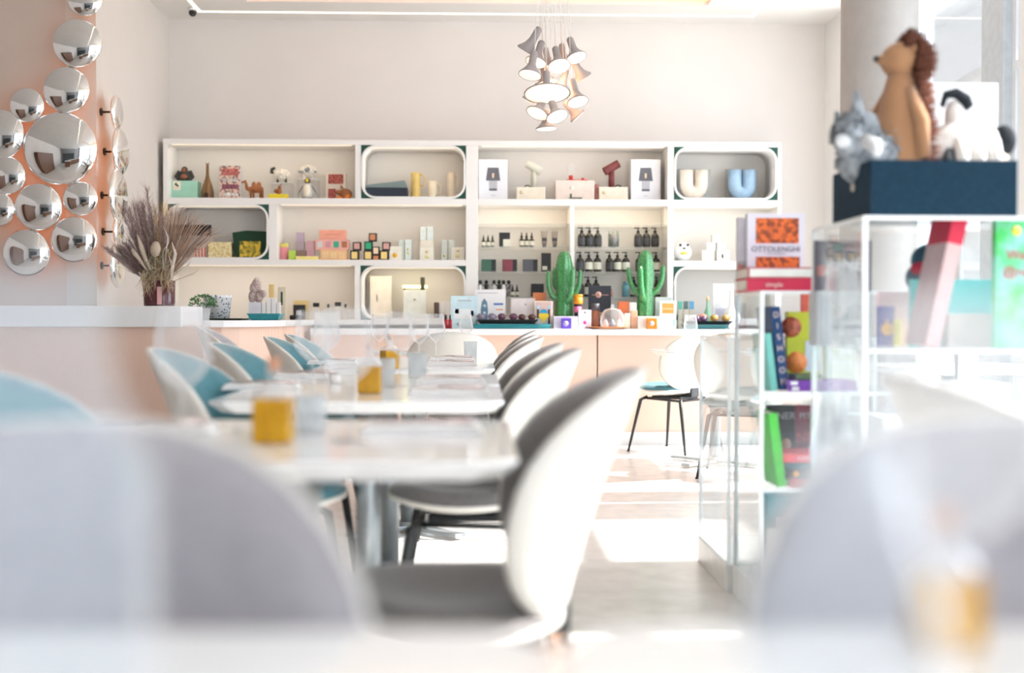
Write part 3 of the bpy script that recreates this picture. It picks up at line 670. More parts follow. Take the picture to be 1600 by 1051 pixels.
wd = cm('walnut_wood', 0.22, 0.115, 0.045, var=0.3, kind='wave', scale=8, stretch=(1, 1, 0.3)); wd2 = cm('chestnut_wood', 0.36, 0.13, 0.045, var=0.25)
t = placed('wooden_giraffe', 'slender walnut giraffe figure between the mint box and the printed box', 'figurine', 324.5, L1, YS+0.05)
h = sc(56); MB().lathe([(0.040, 0.0), (0.048, 0.02), (0.050, 0.06), (0.036, 0.12), (0.018, 0.17), (0.012, 0.20), (0.011, h-0.02), (0.008, h)], 24).build('body', wd, t)
mb = MB(); mb.tube([(0.004, 0, h-0.01), (0.014, 0, h+0.012)], [0.005, 0.002], 8); mb.tube([(-0.004, 0, h-0.01), (-0.014, 0, h+0.010)], [0.006, 0.002], 8); mb.build('horns', wd, t)
MB().prism([(-0.016, -0.001), (0.016, -0.001), (0.016, 0.002), (-0.016, 0.002)], 0.0, 0.05, M=Matrix.Translation((0, -0.0495, 0))).build('arch', cm('arch_painted_shade', 0.05, 0.025, 0.012), t)  # dark panel painted for the shade inside the cut-out arch
collage = cm('collage_print', 0.75, 0.52, 0.42, kind='cells', scale=55, col2=(0.16, 0.12, 0.12))
g = goods('printed_box', 'tall box printed with pink, white and dark stripes right of the giraffe', 'box', 342, 258, 376, YS+0.01, L1, 0.05, cm('pale_grey_card', 0.62, 0.60, 0.60))
decal(g, 0.03, 0.02, 0.97, 0.98, collage)
for (a, b, c_) in ((0.70, 0.90, (0.55, 0.16, 0.14)), (0.52, 0.62, (0.70, 0.62, 0.58)), (0.30, 0.44, (0.30, 0.10, 0.14)), (0.10, 0.18, (0.74, 0.70, 0.66))):
    wdx, hh, dp = DIM[g.name]; MB().box(-wdx*0.36, wdx*0.40, -0.0022, -0.0012, a*hh, b*hh).build('printed_stripe', cm('stripe_%d' % int(a*100), *c_, kind='cells', scale=90, col2=tuple(x*0.5 for x in c_)), g)
disc(g, 0.42, 0.14, 0.016, whitem, th=0.003)
t = placed('wooden_camel', 'reddish wooden camel figure with two humps on a pale base', 'figurine', 397, L1, YS+0.04)
mb = MB().blob((0.02, 0, 0.085), (0.058, 0.022, 0.032))
mb.blob((0.0, 0, 0.118), (0.018, 0.014, 0.028)); mb.blob((0.04, 0, 0.118), (0.020, 0.014, 0.026))
mb.tube([(-0.03, 0, 0.085), (-0.055, 0, 0.09), (-0.062, 0, 0.125), (-0.068, 0, 0.148), (-0.098, 0, 0.138)], [0.022, 0.016, 0.012, 0.013, 0.008], 10)
for x in (-0.025, -0.005, 0.05, 0.068): mb.tube([(x, 0.008*(1 if x in (-0.005, 0.05) else -1), 0.075), (x, 0.008, 0.008)], [0.012, 0.007], 8)
mb.build('body', wd2, t); MB().box(-0.06, 0.09, -0.02, 0.02, 0, 0.008, 0.002).build('base', cm('pinkish_stone', 0.75, 0.62, 0.56), t)
def lamb(name, label, px, z, Y, dark_head):
    t = placed(name, label, 'figurine', px, z, Y)
    wl = cm('white_wool', 0.85, 0.81, 0.74, 0.95, bump=1.0, scale=120); mb = MB(); r2 = random.Random(5)
    for k in range(46):
        u = r2.uniform(-1, 1); a = r2.uniform(0, 2*PI); q = math.sqrt(1-u*u)
        mb.blob((0.058*q*math.cos(a), 0.034*q*math.sin(a), 0.072+0.034*u), r2.uniform(0.011, 0.017), seg=8, rings=6)
    mb.blob((0, 0, 0.072), (0.060, 0.036, 0.036)); mb.build('fleece', wl, t)
    for x in (-0.03, 0.035): MB().tube([(x, 0, 0.04), (x, 0, 0.0)], [0.008, 0.010], 8).build('leg', gor if dark_head else whitem, t)
    if dark_head:
        MB().tube([(-0.05, -0.01, 0.125), (-0.075, -0.012, 0.11), (-0.078, -0.012, 0.085), (-0.062, -0.012, 0.078)], [0.010, 0.015, 0.013, 0.006], 10).build('horned_head', gor, t)
    else:
        mb = MB().blob((0, -0.03, 0.075), (0.022, 0.02, 0.022))
        for s in (1, -1): mb.blob((0.05*s, -0.02, 0.06), (0.028, 0.008, 0.009))
        mb.build('grey_head', cm('grey_felt', 0.25, 0.30, 0.33), t)
    return t
def riser(label, px0, px1, ytop, Y):
    A = U(px0, ytop, Y); B = U(px1, ytop, Y); t = thing('acrylic_riser', label, 'stand', ((A.x+B.x)/2, Y+0.05, L1)); wd_ = (B.x-A.x)/2; hh = A.z-L1
    mb = MB().box(-wd_, wd_, -0.05, 0.05, hh-0.004, hh); mb.build('shelf', acr_edge, t)
    for s in (1, -1): MB().box(s*wd_-0.002, s*wd_+0.002, -0.05, 0.05, 0, hh-0.0042).build('side', acr, t)
    return L1+hh
z = riser('clear acrylic riser carrying the sheep with the dark head', 424, 456, 285, YS+0.08); lamb('sheep_figure', 'white woolly sheep with dark curled head standing on a clear riser', 440, z, YS+0.13, True)
z = riser('clear acrylic riser behind the penguin', 465, 497, 279, YS+0.08); lamb('sheep_figure', 'white fluffy lamb with grey ears above the penguin', 481, z, YS+0.13, False)
g = goods('yellow_box', 'flat yellow box under the small squirrel figure', 'box', 419, 303, 449, YS-0.03, L1, 0.08, cm('yellow_card', 0.88, 0.70, 0.03))
t = placed('squirrel_figure', 'small rust brown squirrel figure on the flat yellow box', 'figurine', 436, L1+DIM[g.name][1], YS+0.01)
mb = MB().blob((0, 0, 0.027), (0.024, 0.018, 0.027)); mb.blob((0.008, -0.004, 0.058), (0.014, 0.013, 0.015)); mb.tube([(-0.015, 0.005, 0.015), (-0.032, 0.005, 0.025), (-0.028, 0.005, 0.045)], [0.008, 0.012, 0.006], 8)
mb.build('body', wd2, t); MB().tube([(0.012, 0, 0.07), (0.022, 0, 0.092)], [0.004, 0.002], 6).build('ear', gor, t)
t = placed('penguin_figure', 'black and white penguin figure with a yellow beak patch', 'figurine', 480.5, L1, YS-0.005)
MB().lathe([(0.02, 0), (0.040, 0.01), (0.047, 0.05), (0.036, 0.10), (0.028, 0.125), (0.001, 0.13)], 24).build('body', cm('grey_white_wood', 0.62, 0.62, 0.60), t)
MB().blob((0, -0.026, 0.062), (0.030, 0.026, 0.055)).build('belly', cm('cream_belly', 0.86, 0.80, 0.64), t)
MB().blob((0, 0, 0.145), (0.024, 0.024, 0.028)).build('head', gor, t); MB().blob((0, -0.02, 0.150), (0.012, 0.010, 0.016)).build('beak', cm('yellow_beak', 0.85, 0.60, 0.03), t)
for s in (1, -1):
    MB().tube([(0.034*s, 0, 0.11), (0.060*s, 0, 0.07), (0.078*s, 0, 0.035)], [0.010, 0.014, 0.003], 8, flat=0.4).build('wing', cm('grey_wing', 0.20, 0.22, 0.24), t)
    MB().blob((0.024*s, -0.02, 0.006), (0.02, 0.026, 0.006)).build('foot', gor, t)
redpat = cm('red_patterned_print', 0.50, 0.12, 0.09, kind='cells', scale=90, col2=(0.22, 0.04, 0.03))
g = goods('printed_box', 'pale box with two dark red prints behind the wooden bear', 'box', 509, 270, 541, YS+0.06, L1, 0.05, cm('beige_card', 0.74, 0.66, 0.58)); decal(g, 0.12, 0.60, 0.86, 0.95, redpat); decal(g, 0.12, 0.05, 0.5, 0.42, redpat)
t = placed('wooden_bear', 'lying brown wooden bear with orange paws at the right of the bay', 'figurine', 536, L1, YS)
mb = MB().blob((0.02, 0, 0.045), (0.052, 0.03, 0.045)); mb.blob((-0.035, -0.01, 0.058), (0.026, 0.022, 0.022)); mb.tube([(-0.01, 0, 0.09), (-0.014, 0, 0.118)], [0.015, 0.003], 8); mb.build('body', wd2, t)
op = cm('orange_wood', 0.75, 0.22, 0.02); MB().blob((-0.03, -0.03, 0.012), (0.028, 0.014, 0.012)).build('paw', op, t); MB().blob((0.04, -0.02, 0.02), (0.026, 0.018, 0.02)).build('paw', op, t)

# ------------------------------------------------------------------ top row, first niche
LN = L1+0.016
A = U(571, 300, YS); B = U(636, 300, YS); wdt = B.x-A.x
t = thing('storage_box', 'navy and grey green lidded box with a slanted top in the first niche', 'box', ((A.x+B.x)/2, YS, LN))
MB().box(-wdt/2, wdt/2, 0, 0.16, 0, 0.083, 0.006).build('body', cm('navy_plastic', 0.015, 0.025, 0.045), t)
M_ = MB().add([(-wdt/2, 0, 0.0832), (wdt/2, 0, 0.0832), (wdt/2, 0.16, 0.0832), (-wdt/2, 0.16, 0.0832), (-wdt/2+0.01, 0.01, 0.105), (wdt/2-0.02, 0.01, 0.143), (wdt/2-0.02, 0.15, 0.143), (-wdt/2+0.01, 0.15, 0.105)],
          [(0, 3, 2, 1), (4, 5, 6, 7), (0, 1, 5, 4), (1, 2, 6, 5), (2, 3, 7, 6), (3, 0, 4, 7)]); M_.build('lid', cm('grey_green_plastic', 0.17, 0.23, 0.23), t)
def mug(name, label, px, wpx, ytop, colr, hand=True, ribs=0, hz=None):
    t = placed(name, label, 'mug', px, LN, YS+0.05); r = sc(wpx)/2; hh = U(px, ytop, YS+0.05).z-LN
    pr = [(r*0.92, 0)]+([(r*(1.0 if i % 2 else 0.93), hh*(i+0.5)/ribs) for i in range(ribs)] if ribs else [(r, 0.01)])+[(r, hh), (r*0.88, hh), (r*0.86, 0.01), (0.001, 0.01)]
    MB().lathe([(0.001, 0)]+pr, 28, cap=False).build('cup', colr, t)
    hz = hz or (0.3, 0.85); a, b = hz[0]*hh, hz[1]*hh
    MB().tube([(r*0.95, 0, b), (r*1.5, 0, b), (r*1.95, 0, (a+b)/2+0.01), (r*1.6, 0, a), (r*0.95, 0, a)], 0.0055, 10).build('handle', colr, t)
mug('stacked_mugs', 'mustard yellow ribbed cups stacked with one handle', 649.5, 15, 270, cm('mustard_glaze', 0.72, 0.53, 0.17, 0.35), ribs=8, hz=(0.5, 0.92))
mug('mug', 'short cream mug with handle in the first niche', 676, 14, 283, cm('cream_glaze', 0.86, 0.78, 0.60, 0.35))
mug('tall_jug', 'tall pale beige jug with handle at the right of the first niche', 704.5, 12, 270, cm('sand_glaze', 0.76, 0.66, 0.52, 0.4), hz=(0.4, 0.85))

# ------------------------------------------------------------------ top row, centre bay
lampgrey = cm('smoke_print', 0.13, 0.13, 0.15)
def lampbox(label, x0, x1):
    g = goods('lamp_box', label, 'box', x0, 249, x1, YS, L1, 0.16, cm('lamp_box_white', 0.80, 0.80, 0.83, var=0.01))
    wdx, hh, dp = DIM[g.name]
    def poly(nm, pts, m, y=-0.0012): MB().prism([(p[0], p[1]) for p in pts], 0, 0.001, M=Matrix.Translation((0, y+0.001, 0)) @ Matrix.Rotation(PI/2, 4, 'X')).build(nm, m, g)
    poly('printed_shade', [(-0.058, hh*0.48), (0.058, hh*0.48), (0.044, hh*0.80), (-0.044, hh*0.80)], lampgrey)
    poly('printed_base', [(-0.032, hh*0.28), (0.032, hh*0.28), (0.034, hh*0.48), (-0.034, hh*0.48)], cm('pale_smoke_print', 0.50, 0.50, 0.53))
    poly('printed_foot', [(-0.032, hh*0.235), (0.032, hh*0.235), (0.032, hh*0.29), (-0.032, hh*0.29)], lampgrey)
    poly('printed_bulb', [(-0.006, hh*0.55), (0.006, hh*0.55), (0.008, hh*0.66), (-0.008, hh*0.66)], cm('bulb_print', 0.85, 0.62, 0.38), -0.0024)
    poly('printed_line', [(-0.018, hh*0.115), (0.018, hh*0.115), (0.018, hh*0.125), (-0.018, hh*0.125)], cm('grey_ink', 0.4, 0.4, 0.4))
lampbox('tall white box printed with a smoke grey lamp, left end of the lamp bay', 748, 793); lampbox('tall white box printed with a smoke grey lamp, right end of the lamp bay', 986, 1032)
def beam_lamp(label, px, mcol, s, lining):
    t = placed('table_lamp', label, 'lamp', px, zb, YS+0.07)
    MB().cyl(0.024, 0, 0.135, 20).build('stand', mcol, t)
    M = Matrix.Translation((0.0, 0, 0.165)) @ Matrix.Rotation(s*0.52, 4, 'Y')
    MB().lathe([(0.034, -0.068), (0.034, 0.068), (0.029, 0.068), (0.029, -0.068), (0.034, -0.068)], 24, M=M @ Matrix.Rotation(PI/2, 4, 'Y'), cap=False).build('tube_shade', mcol, t)
    MB().cyl(0.028, -0.05, 0.05, 20, M=M @ Matrix.Rotation(PI/2, 4, 'Y')).build('lining', lining, t)
    MB().tube([(-s*0.02, 0, 0.006), (-s*0.05, -0.02, 0.02), (-s*0.075, -0.03, 0.012), (-s*0.06, 0, 0.004), (-s*0.09, 0.01, 0.004)], 0.004, 6).build('cable', metal_b, t)
g = goods('lamp_box', 'low cream box under the beige tube lamp', 'box', 807, 292, 852, YS, L1, 0.15, creamc); zb = L1+DIM[g.name][1]; disc(g, 0.18, 0.6, 0.017, cm('faint_gold', 0.74, 0.64, 0.46))
beam_lamp('beige and yellow lined tube lamp tilted right on a low cream box', 834, cm('beige_lacquer', 0.58, 0.56, 0.47), 1, cm('yellow_lining', 0.85, 0.55, 0.15))
g = goods('lamp_box', 'low cream box under the maroon tube lamp', 'box', 936, 292, 981, YS, L1, 0.15, creamc); zb = L1+DIM[g.name][1]; disc(g, 0.18, 0.6, 0.017, cm('faint_gold', 0.74, 0.64, 0.46))
beam_lamp('maroon tube lamp tilted left on a low cream box', 955, cm('maroon_lacquer', 0.17, 0.035, 0.035), -1, cm('maroon_lacquer', 0.17, 0.035, 0.035))
g = goods('lamp_box', 'wide blush box with a small dark lamp print under the red bulb lamp', 'box', 868, 281.5, 929, YS, L1, 0.15, cm('blush_card', 0.80, 0.68, 0.60)); zb = L1+DIM[g.name][1]
decal(g, 0.35, 0.10, 0.68, 0.16, cm('green_black_ink', 0.06, 0.09, 0.06)); decal(g, 0.37, 0.16, 0.42, 0.34, cm('green_black_ink', 0.06, 0.09, 0.06)); disc(g, 0.42, 0.62, 0.02, cm('pale_print', 0.84, 0.75, 0.68))
t = placed('bulb_lamp', 'red flat lamp base with a clear round bulb on the blush box', 'lamp', 901, zb, YS+0.06); redl = cm('red_lacquer', 0.60, 0.03, 0.02, 0.35)
mb = MB().box(-0.088, 0.088, -0.03, 0.03, 0, 0.011, 0.004); mb.cyl(0.017, 0.011, 0.044, 18, (-0.048, 0)); mb.box(0.035, 0.06, -0.012, 0.012, 0.011, 0.025, 0.003); mb.build('base', redl, t)
MB().lathe([(0.012, 0.044), (0.016, 0.06), (0.034, 0.085), (0.037, 0.10), (0.028, 0.128), (0.001, 0.137)], 24, (-0.044, 0, 0), cap=False).build('bulb', wineg, t)
g = goods('small_red_box', 'small red box squeezed left of the cream box under the maroon lamp', 'box', 930, 287, 935, YS+0.03, L1, 0.08, cm('dull_red_card', 0.45, 0.15, 0.13))

# ------------------------------------------------------------------ top row, right niche
def uvase(label, px, w0, colr, colb, boxc):
    t = placed('u_shaped_vase', label, 'vase', px, LN, YS+0.06)
    R = sc(w0)/4; hh = U(px, 266, YS+0.06).z-LN; x = R*0.96
    pts = [(-x-0.002, 0, hh), (-x-0.002, 0, R*2.2)]+[(-(x)*math.cos(a), 0, R*2.05-R*1.12*math.sin(a)) for a in [PI*k/10 for k in range(0, 11)]]+[(x+0.002, 0, R*2.2), (x+0.002, 0, hh)]
    MB().tube(pts, R*0.93, 22).build('body', colr, t)
    g = goods('vase_box', 'grey board box standing behind the '+boxc, 'box', px-24, 264, px+27, YS+0.125, LN, 0.03, cm('grey_board', 0.42, 0.42, 0.39))
uvase('cream U shaped double vase in the upper right niche', 1083.5, 46, cm('cream_ceramic', 0.80, 0.70, 0.58, 0.5), 0, 'cream double vase'); uvase('pale blue U shaped double vase in the upper right niche', 1158.5, 46, cm('pale_blue_ceramic', 0.36, 0.52, 0.68, 0.5), 0, 'pale blue double vase')

# ------------------------------------------------------------------ second row, left niche
LN2 = L2+0.016
g = goods('framed_picture', 'black framed picture lying back behind the dried grasses', 'picture', 273, 351, 330, YS+0.12, LN2, 0.03, cm('grey_picture', 0.42, 0.40, 0.40)); decal(g, 0.0, 0.68, 1, 1, blackm)
g = goods('striped_pouch', 'small red striped pouch behind the dried grasses', 'pouch', 303, 384, 323, YS+0.04, LN2, 0.03, cm('cream_cloth', 0.75, 0.62, 0.52), bev=0.01)
for k in range(4): decal(g, 0.1+k*0.24, 0.1, 0.2+k*0.24, 0.9, cm('red_stripe', 0.55, 0.06, 0.04), 'stripe')
g = goods('patterned_box', 'low cream and gold patterned box left of the green bag', 'box', 325, 378, 362, YS+0.02, LN2, 0.10, cm('gold_pattern', 0.88, 0.78, 0.48, kind='cells', scale=60, col2=(0.72, 0.52, 0.18)))
t = placed('tote_bag', 'dark green bag with a yellow fruit photo patch in the rounded niche', 'bag', 391, LN2, YS+0.01); gb = cm('bottle_green_cloth', 0.012, 0.05, 0.025, 0.8)
a = sc(26); v = []
MB().add([(-a*0.9, 0, 0), (a*0.9, 0, 0), (a*0.9, 0.10, 0), (-a*0.9, 0.10, 0), (-a*1.08, 0.01, 0.205), (-0.03, 0.005, 0.222), (a*1.0, 0.01, 0.215), (a*1.0, 0.09, 0.215), (-0.03, 0.09, 0.222), (-a*1.08, 0.09, 0.205)],
     [(0, 3, 2, 1), (4, 5, 8, 9), (5, 6, 7, 8), (0, 1, 6, 5, 4), (1, 2, 7, 6), (2, 3, 9, 8, 7), (3, 0, 4, 9)]).build('body', gb, t)
MB().box(-a*0.62, a*0.62, -0.0035, 0.0, 0.008, 0.135).build('photo_patch', cm('fruit_photo', 0.80, 0.55, 0.05, kind='cells', scale=40, col2=(0.12, 0.14, 0.02)), t)

# ------------------------------------------------------------------ second row, long bay
def B2(label, x0, yt, x1, m, dy=0.0, z=None, dp=0.05, name='cosmetic_box', cat='box', bev=0.002, grp='small boxes in the long middle bay'): return goods(name, label, cat, x0, yt, x1, YS+dy, L2 if z is None else z, dp, m, grp, bev)
pinkc = cm('pink_card', 0.78, 0.30, 0.34); lilac = cm('lilac_grey_card', 0.40, 0.32, 0.36); peach = cm('peach_card', 0.86, 0.50, 0.26); coral = cm('coral_card', 0.82, 0.36, 0.26)
t = placed('candle_jar', 'pink jar with yellow top at the left of the long middle bay', 'jar', 443.5, L2, YS+0.04)
MB().lathe([(0.034, 0), (0.037, 0.01), (0.037, 0.105)], 22).build('jar_body', pinkc, t); MB().cyl(0.036, 0.105, 0.135, 22).build('lid', cm('yellow_green_lid', 0.75, 0.68, 0.15), t)
B2('tiny lime green box in front of the pink jar', 451, 391, 461, cm('lime_card', 0.50, 0.72, 0.10), -0.02, dp=0.04)
g = B2('flat yellow box at the shelf edge left of the coral boxes', 462, 400, 497, cm('pale_yellow_card', 0.90, 0.78, 0.28), -0.04, dp=0.04)
g = B2('brown grey box lowest of the lilac stack', 462, 391, 478, cm('brown_grey_card', 0.30, 0.20, 0.17), 0.04, dp=0.06); z = L2+DIM[g.name][1]
g = B2('lilac grey box in the middle of the stack', 462, 377, 475, lilac, 0.04, z, 0.06); z2 = z+DIM[g.name][1]
g = B2('lilac box on top of the stack', 463, 363, 474, cm('lilac_card', 0.46, 0.36, 0.46), 0.04, z2, 0.05)
B2('pink lilac tall box right of the lilac stack', 479, 376, 491, cm('pink_lilac_card', 0.70, 0.42, 0.50), 0.05, dp=0.05)
g = B2('wide peach box with three windows at the bottom', 501, 390, 542, peach, 0.0, dp=0.07)
for k in range(3): decal(g, 0.08+k*0.31, 0.2, 0.30+k*0.31, 0.82, cm('peach_window', 0.84, 0.62, 0.34), 'window')
z = L2+DIM[g.name][1]
g = B2('coral box with four coloured windows in the middle of the coral stack', 493, 374, 545, cm('salmon_card', 0.80, 0.42, 0.36), 0.0, z, 0.07)
for k, q in enumerate(((0.62, 0.60, 0.58), (0.62, 0.30, 0.34), (0.04, 0.36, 0.22), (0.42, 0.16, 0.08))): decal(g, 0.05+k*0.245, 0.22, 0.21+k*0.245, 0.82, cm('window_tint_%d' % k, *q), 'window')
z += DIM[g.name][1]; g = B2('coral box on top of the coral stack', 499, 359, 540, coral, 0.0, z, 0.07); decal(g, 0.25, 0.5, 0.75, 0.56, cm('dark_coral', 0.6, 0.24, 0.16))
def cube(label, x0, x1, yt, colr, z=None, dy=0.0):
    g = B2(label, x0, yt, x1, blackm, dy, z, 0.055, 'candle_cube', 'candle'); decal(g, 0.16, 0.16, 0.84, 0.86, colr, 'label'); return L2+DIM[g.name][1] if z is None else z+DIM[g.name][1]
yl = cm('gold_label', 0.90, 0.68, 0.25); pk = cm('pink_label', 0.66, 0.36, 0.32); gn = cm('green_label', 0.03, 0.42, 0.20); rs = cm('rust_label', 0.62, 0.25, 0.12); cl_ = cm('cream_label', 0.85, 0.66, 0.45)
za = cube('black cube with gold label, bottom left of the pile', 547, 560.5, 391, yl); cube('black cube with pink label, left of the pile', 551, 564, 378, pk, za)
zc = cube('black cube with gold label under the green one', 568, 582, 391, yl); zd = cube('black cube with green label', 569, 582, 377, gn, zc); cube('black cube with rust label at the top of the pile', 576, 588.5, 364, rs, zd)
cube('black cube with rust label half hidden at the bottom', 583.5, 591, 397, rs, None, 0.02)
zc2 = cube('black cube with gold label, bottom right of the pile', 593, 607, 391, yl); cube('black cube with pink label, right of the pile', 597, 610, 378, pk, zc2)
t = goods('candle_cube', 'black cube with cream label in front of the middle of the pile', 'candle', 582, 385, 592.5, YS-0.0, L2+0.045, 0.055, blackm, 'small boxes in the long middle bay'); decal(t, 0.14, 0.14, 0.86, 0.86, cl_, 'label')
cb = goods('candle_cube', 'black cube with brown label carrying the cream labelled one', 'candle', 582, 396, 592.5, YS-0.0, L2, 0.055, blackm, 'small boxes in the long middle bay', h=0.045)
for o in [x for x in bpy.data.objects if x.get('label') == 'black cube with rust label half hidden at the bottom']:
    for ch in list(o.children): bpy.data.objects.remove(ch)
    bpy.data.objects.remove(o)
decal(cb, 0.14, 0.14, 0.86, 0.86, rs, 'label')
paleb = cm('pale_aqua_card', 0.70, 0.78, 0.76); palec = cm('ivory_card', 0.84, 0.82, 0.72); orl = cm('amber_candle', 0.90, 0.50, 0.04); ylw = cm('soft_yellow', 0.80, 0.76, 0.40)
g = B2('ivory box with an amber candle print', 609, 385, 628, palec, 0.0); disc(g, 0.42, 0.38, 0.019, orl)
g = B2('pale aqua box behind the ivory candle box', 623, 375, 632, paleb, 0.06); g = B2('pale aqua tall box with a small gold mark', 633, 374, 643, paleb, 0.04); disc(g, 0.5, 0.35, 0.012, ylw); disc(g, 0.4, 0.55, 0.009, cm('small_gold', 0.75, 0.55, 0.3))
g = B2('ivory box with a yellow flower print carrying two slim boxes', 656, 387, 678, palec, 0.02, dp=0.06); disc(g, 0.5, 0.35, 0.018, ylw); disc(g, 0.5, 0.7, 0.012, cm('small_gold', 0.75, 0.55, 0.3)); z = L2+DIM[g.name][1]
g = B2('plain ivory block between the flower box and two slim boxes', 657, 375, 677, cm('ivory_block', 0.80, 0.76, 0.66), 0.03, z, 0.05); z += DIM[g.name][1]
B2('slim pale aqua box on top, left of two', 656.5, 354, 666, paleb, 0.03, z); B2('slim pale aqua box on top, right of two', 667.5, 354, 677.5, paleb, 0.03, z)
g = B2('slim pale aqua box at the right, left of two', 690, 375, 699, paleb, 0.06); disc(g, 0.5, 0.25, 0.012, ylw); B2('slim pale aqua box at the right, right of two', 701, 375, 711, paleb, 0.06)
g = B2('ivory box with a yellow print at the right end of the bay', 705, 386, 726, palec, 0.0); disc(g, 0.45, 0.35, 0.018, ylw); disc(g, 0.5, 0.75, 0.011, cm('small_gold', 0.75, 0.55, 0.3))

# ------------------------------------------------------------------ apothecary bottles on the glass shelves
amber = cm('dark_amber_glass', 0.028, 0.024, 0.018, 0.15); lab_c = cm('cream_bottle_label', 0.72, 0.70, 0.58); lab_b = cm('black_bottle_label', 0.055, 0.055, 0.06)
gb_ = 'pump bottles on the glass shelves'
def make_pump(label, lm):
    t = thing('pump_bottle', label, 'bottle'); t['group'] = gb_
    MB().lathe([(0.001, 0), (0.031, 0), (0.033, 0.006), (0.033, 0.088), (0.028, 0.104), (0.012, 0.118), (0.011, 0.126)], 20).build('bottle_body', amber, t); bo = t.children[0]
    MB().lathe([(0.0334, 0.022), (0.0334, 0.080)], 20, cap=False).build('label_band', lm, bo)
    mb = MB().cyl(0.013, 0.1262, 0.140, 14); mb.cyl(0.005, 0.140, 0.158, 8); mb.box(-0.034, 0.011, -0.007, 0.007, 0.156, 0.165, 0.003); mb.build('pump', metal_b, t)
    return t
pb = make_pump('dark pump bottle with black label, far left of the upper shelf on the right', lab_b); pc = make_pump('dark pump bottle with cream label', lab_c)
pb.location = (U(909, 380, 9.62).x, 9.62, GZ[1])
ord_ = ['leftmost', 'middle', 'rightmost']
def prow(pxs, gz, src, where):
    for k, px in enumerate(pxs): dup(src[k], (U(px, 380, 9.62).x, 9.62, gz), where[k] if isinstance(where, list) else ord_[k]+' dark pump bottle '+where)
prow([921, 934], GZ[1], [pb, pb], ['dark pump bottle in the middle of the upper right shelf trio, left', 'dark pump bottle at the right of the upper shelf trio, beside the grey cup'])
prow([997, 1010, 1023.5], GZ[1], [pb, pb, pb], 'of the trio at the right end of the upper shelf')
prow([906.5, 920, 933.5], GZ[2], [pb, pc, pc], 'of the trio just right of the upright, second shelf'); prow([952.5, 965, 978], GZ[2], [pb, pc, pc], 'of the trio in the middle of the second shelf')
prow([999, 1012, 1025], GZ[2], [pb, pc, pc], 'of the trio behind the right cactus, second shelf'); prow([906, 919, 931.5], GZ[3], [pb, pc, pc], 'of the trio on the third shelf behind the black box'); prow([1012, 1026], GZ[3], [pb, pc], 'behind the right cactus on the third shelf')
pc.location = (U(991, 380, 9.66).x, 9.68, GZ[3]); pc['label'] = 'dark pump bottle with cream label left of the right cactus, third shelf'
def make_drop(label):
    t = thing('dropper_bottle', label, 'bottle'); t['group'] = 'dropper bottles on the glass shelves'
    MB().lathe([(0.001, 0), (0.018, 0), (0.019, 0.005), (0.019, 0.058), (0.009, 0.068), (0.009, 0.074)], 18).build('bottle_body', amber, t)
    MB().lathe([(0.0194, 0.014), (0.0194, 0.048)], 18, cap=False).build('label_band', lab_c, t); MB().lathe([(0.010, 0.0742), (0.010, 0.088), (0.006, 0.092), (0.005, 0.112), (0.001, 0.115)], 12).build('dropper', metal_b, t)
    return t
db = make_drop('small dropper bottle, leftmost of the small trio on the upper left shelf'); xs = lambda px: U(px, 380, 9.60).x
db.location = (xs(755.5), 9.60, GZ[1]); db.scale = (.88, .88, .85)
for px, gz, s, k in ((762.5, GZ[1], 'small dropper bottle, middle of the small trio on the upper left shelf', .85), (769.5, GZ[1], 'small dropper bottle, rightmost of the small trio on the upper left shelf', .85), (815, GZ[1], 'larger dropper bottle, leftmost beside the two tubes', 1.05), (822.8, GZ[1], 'larger dropper bottle, middle beside the two tubes', 1.05),
                  (830.8, GZ[1], 'larger dropper bottle, rightmost beside the two tubes', 1.05), (801, GZ[3], 'dropper bottle on the third shelf, left of two', .85), (808, GZ[3], 'dropper bottle on the third shelf, right of two', .85)):
    dup(db, (xs(px), 9.60, gz), s, sc=(k, k, k))
def S3(label, x0, yt, x1, gz, m, dp=0.05, name='boxed_soap', cat='box', lm=None, lx=(0, 0.7)):
    g = goods(name, label, cat, x0, yt, x1, 9.57, gz, dp, m, 'boxed goods on the glass shelves', 0.001)
    if lm: decal(g, lx[0], 0.02, lx[1], 0.98, lm, 'label')
    return g
S3('dark box with cream lower label between two dropper trios', 780, 363, 797, GZ[1], blackm); g = S3('small cream carton in front of that dark box', 786, 374, 797, GZ[1], lab_c, 0.02); g.location.y -= 0.03
S3('dark green box on the second shelf', 752, 405, 775, GZ[2], blackm, lm=cm('green_label_block', 0.05, 0.14, 0.09)); S3('maroon box on the second shelf', 785, 405, 808, GZ[2], blackm, lm=cm('maroon_label_block', 0.24, 0.05, 0.07)); S3('grey box on the second shelf', 817, 405, 840, GZ[2], blackm, lm=cm('grey_label_block', 0.10, 0.10, 0.12))
g = S3('dark jars stacked left of the left cactus, second shelf', 846, 395, 861, GZ[2], blackm); decal(g, 0.1, 0.1, 0.6, 0.3, lab_c); S3('black box with cream labels on the third shelf', 830, 443, 850, GZ[3], blackm)
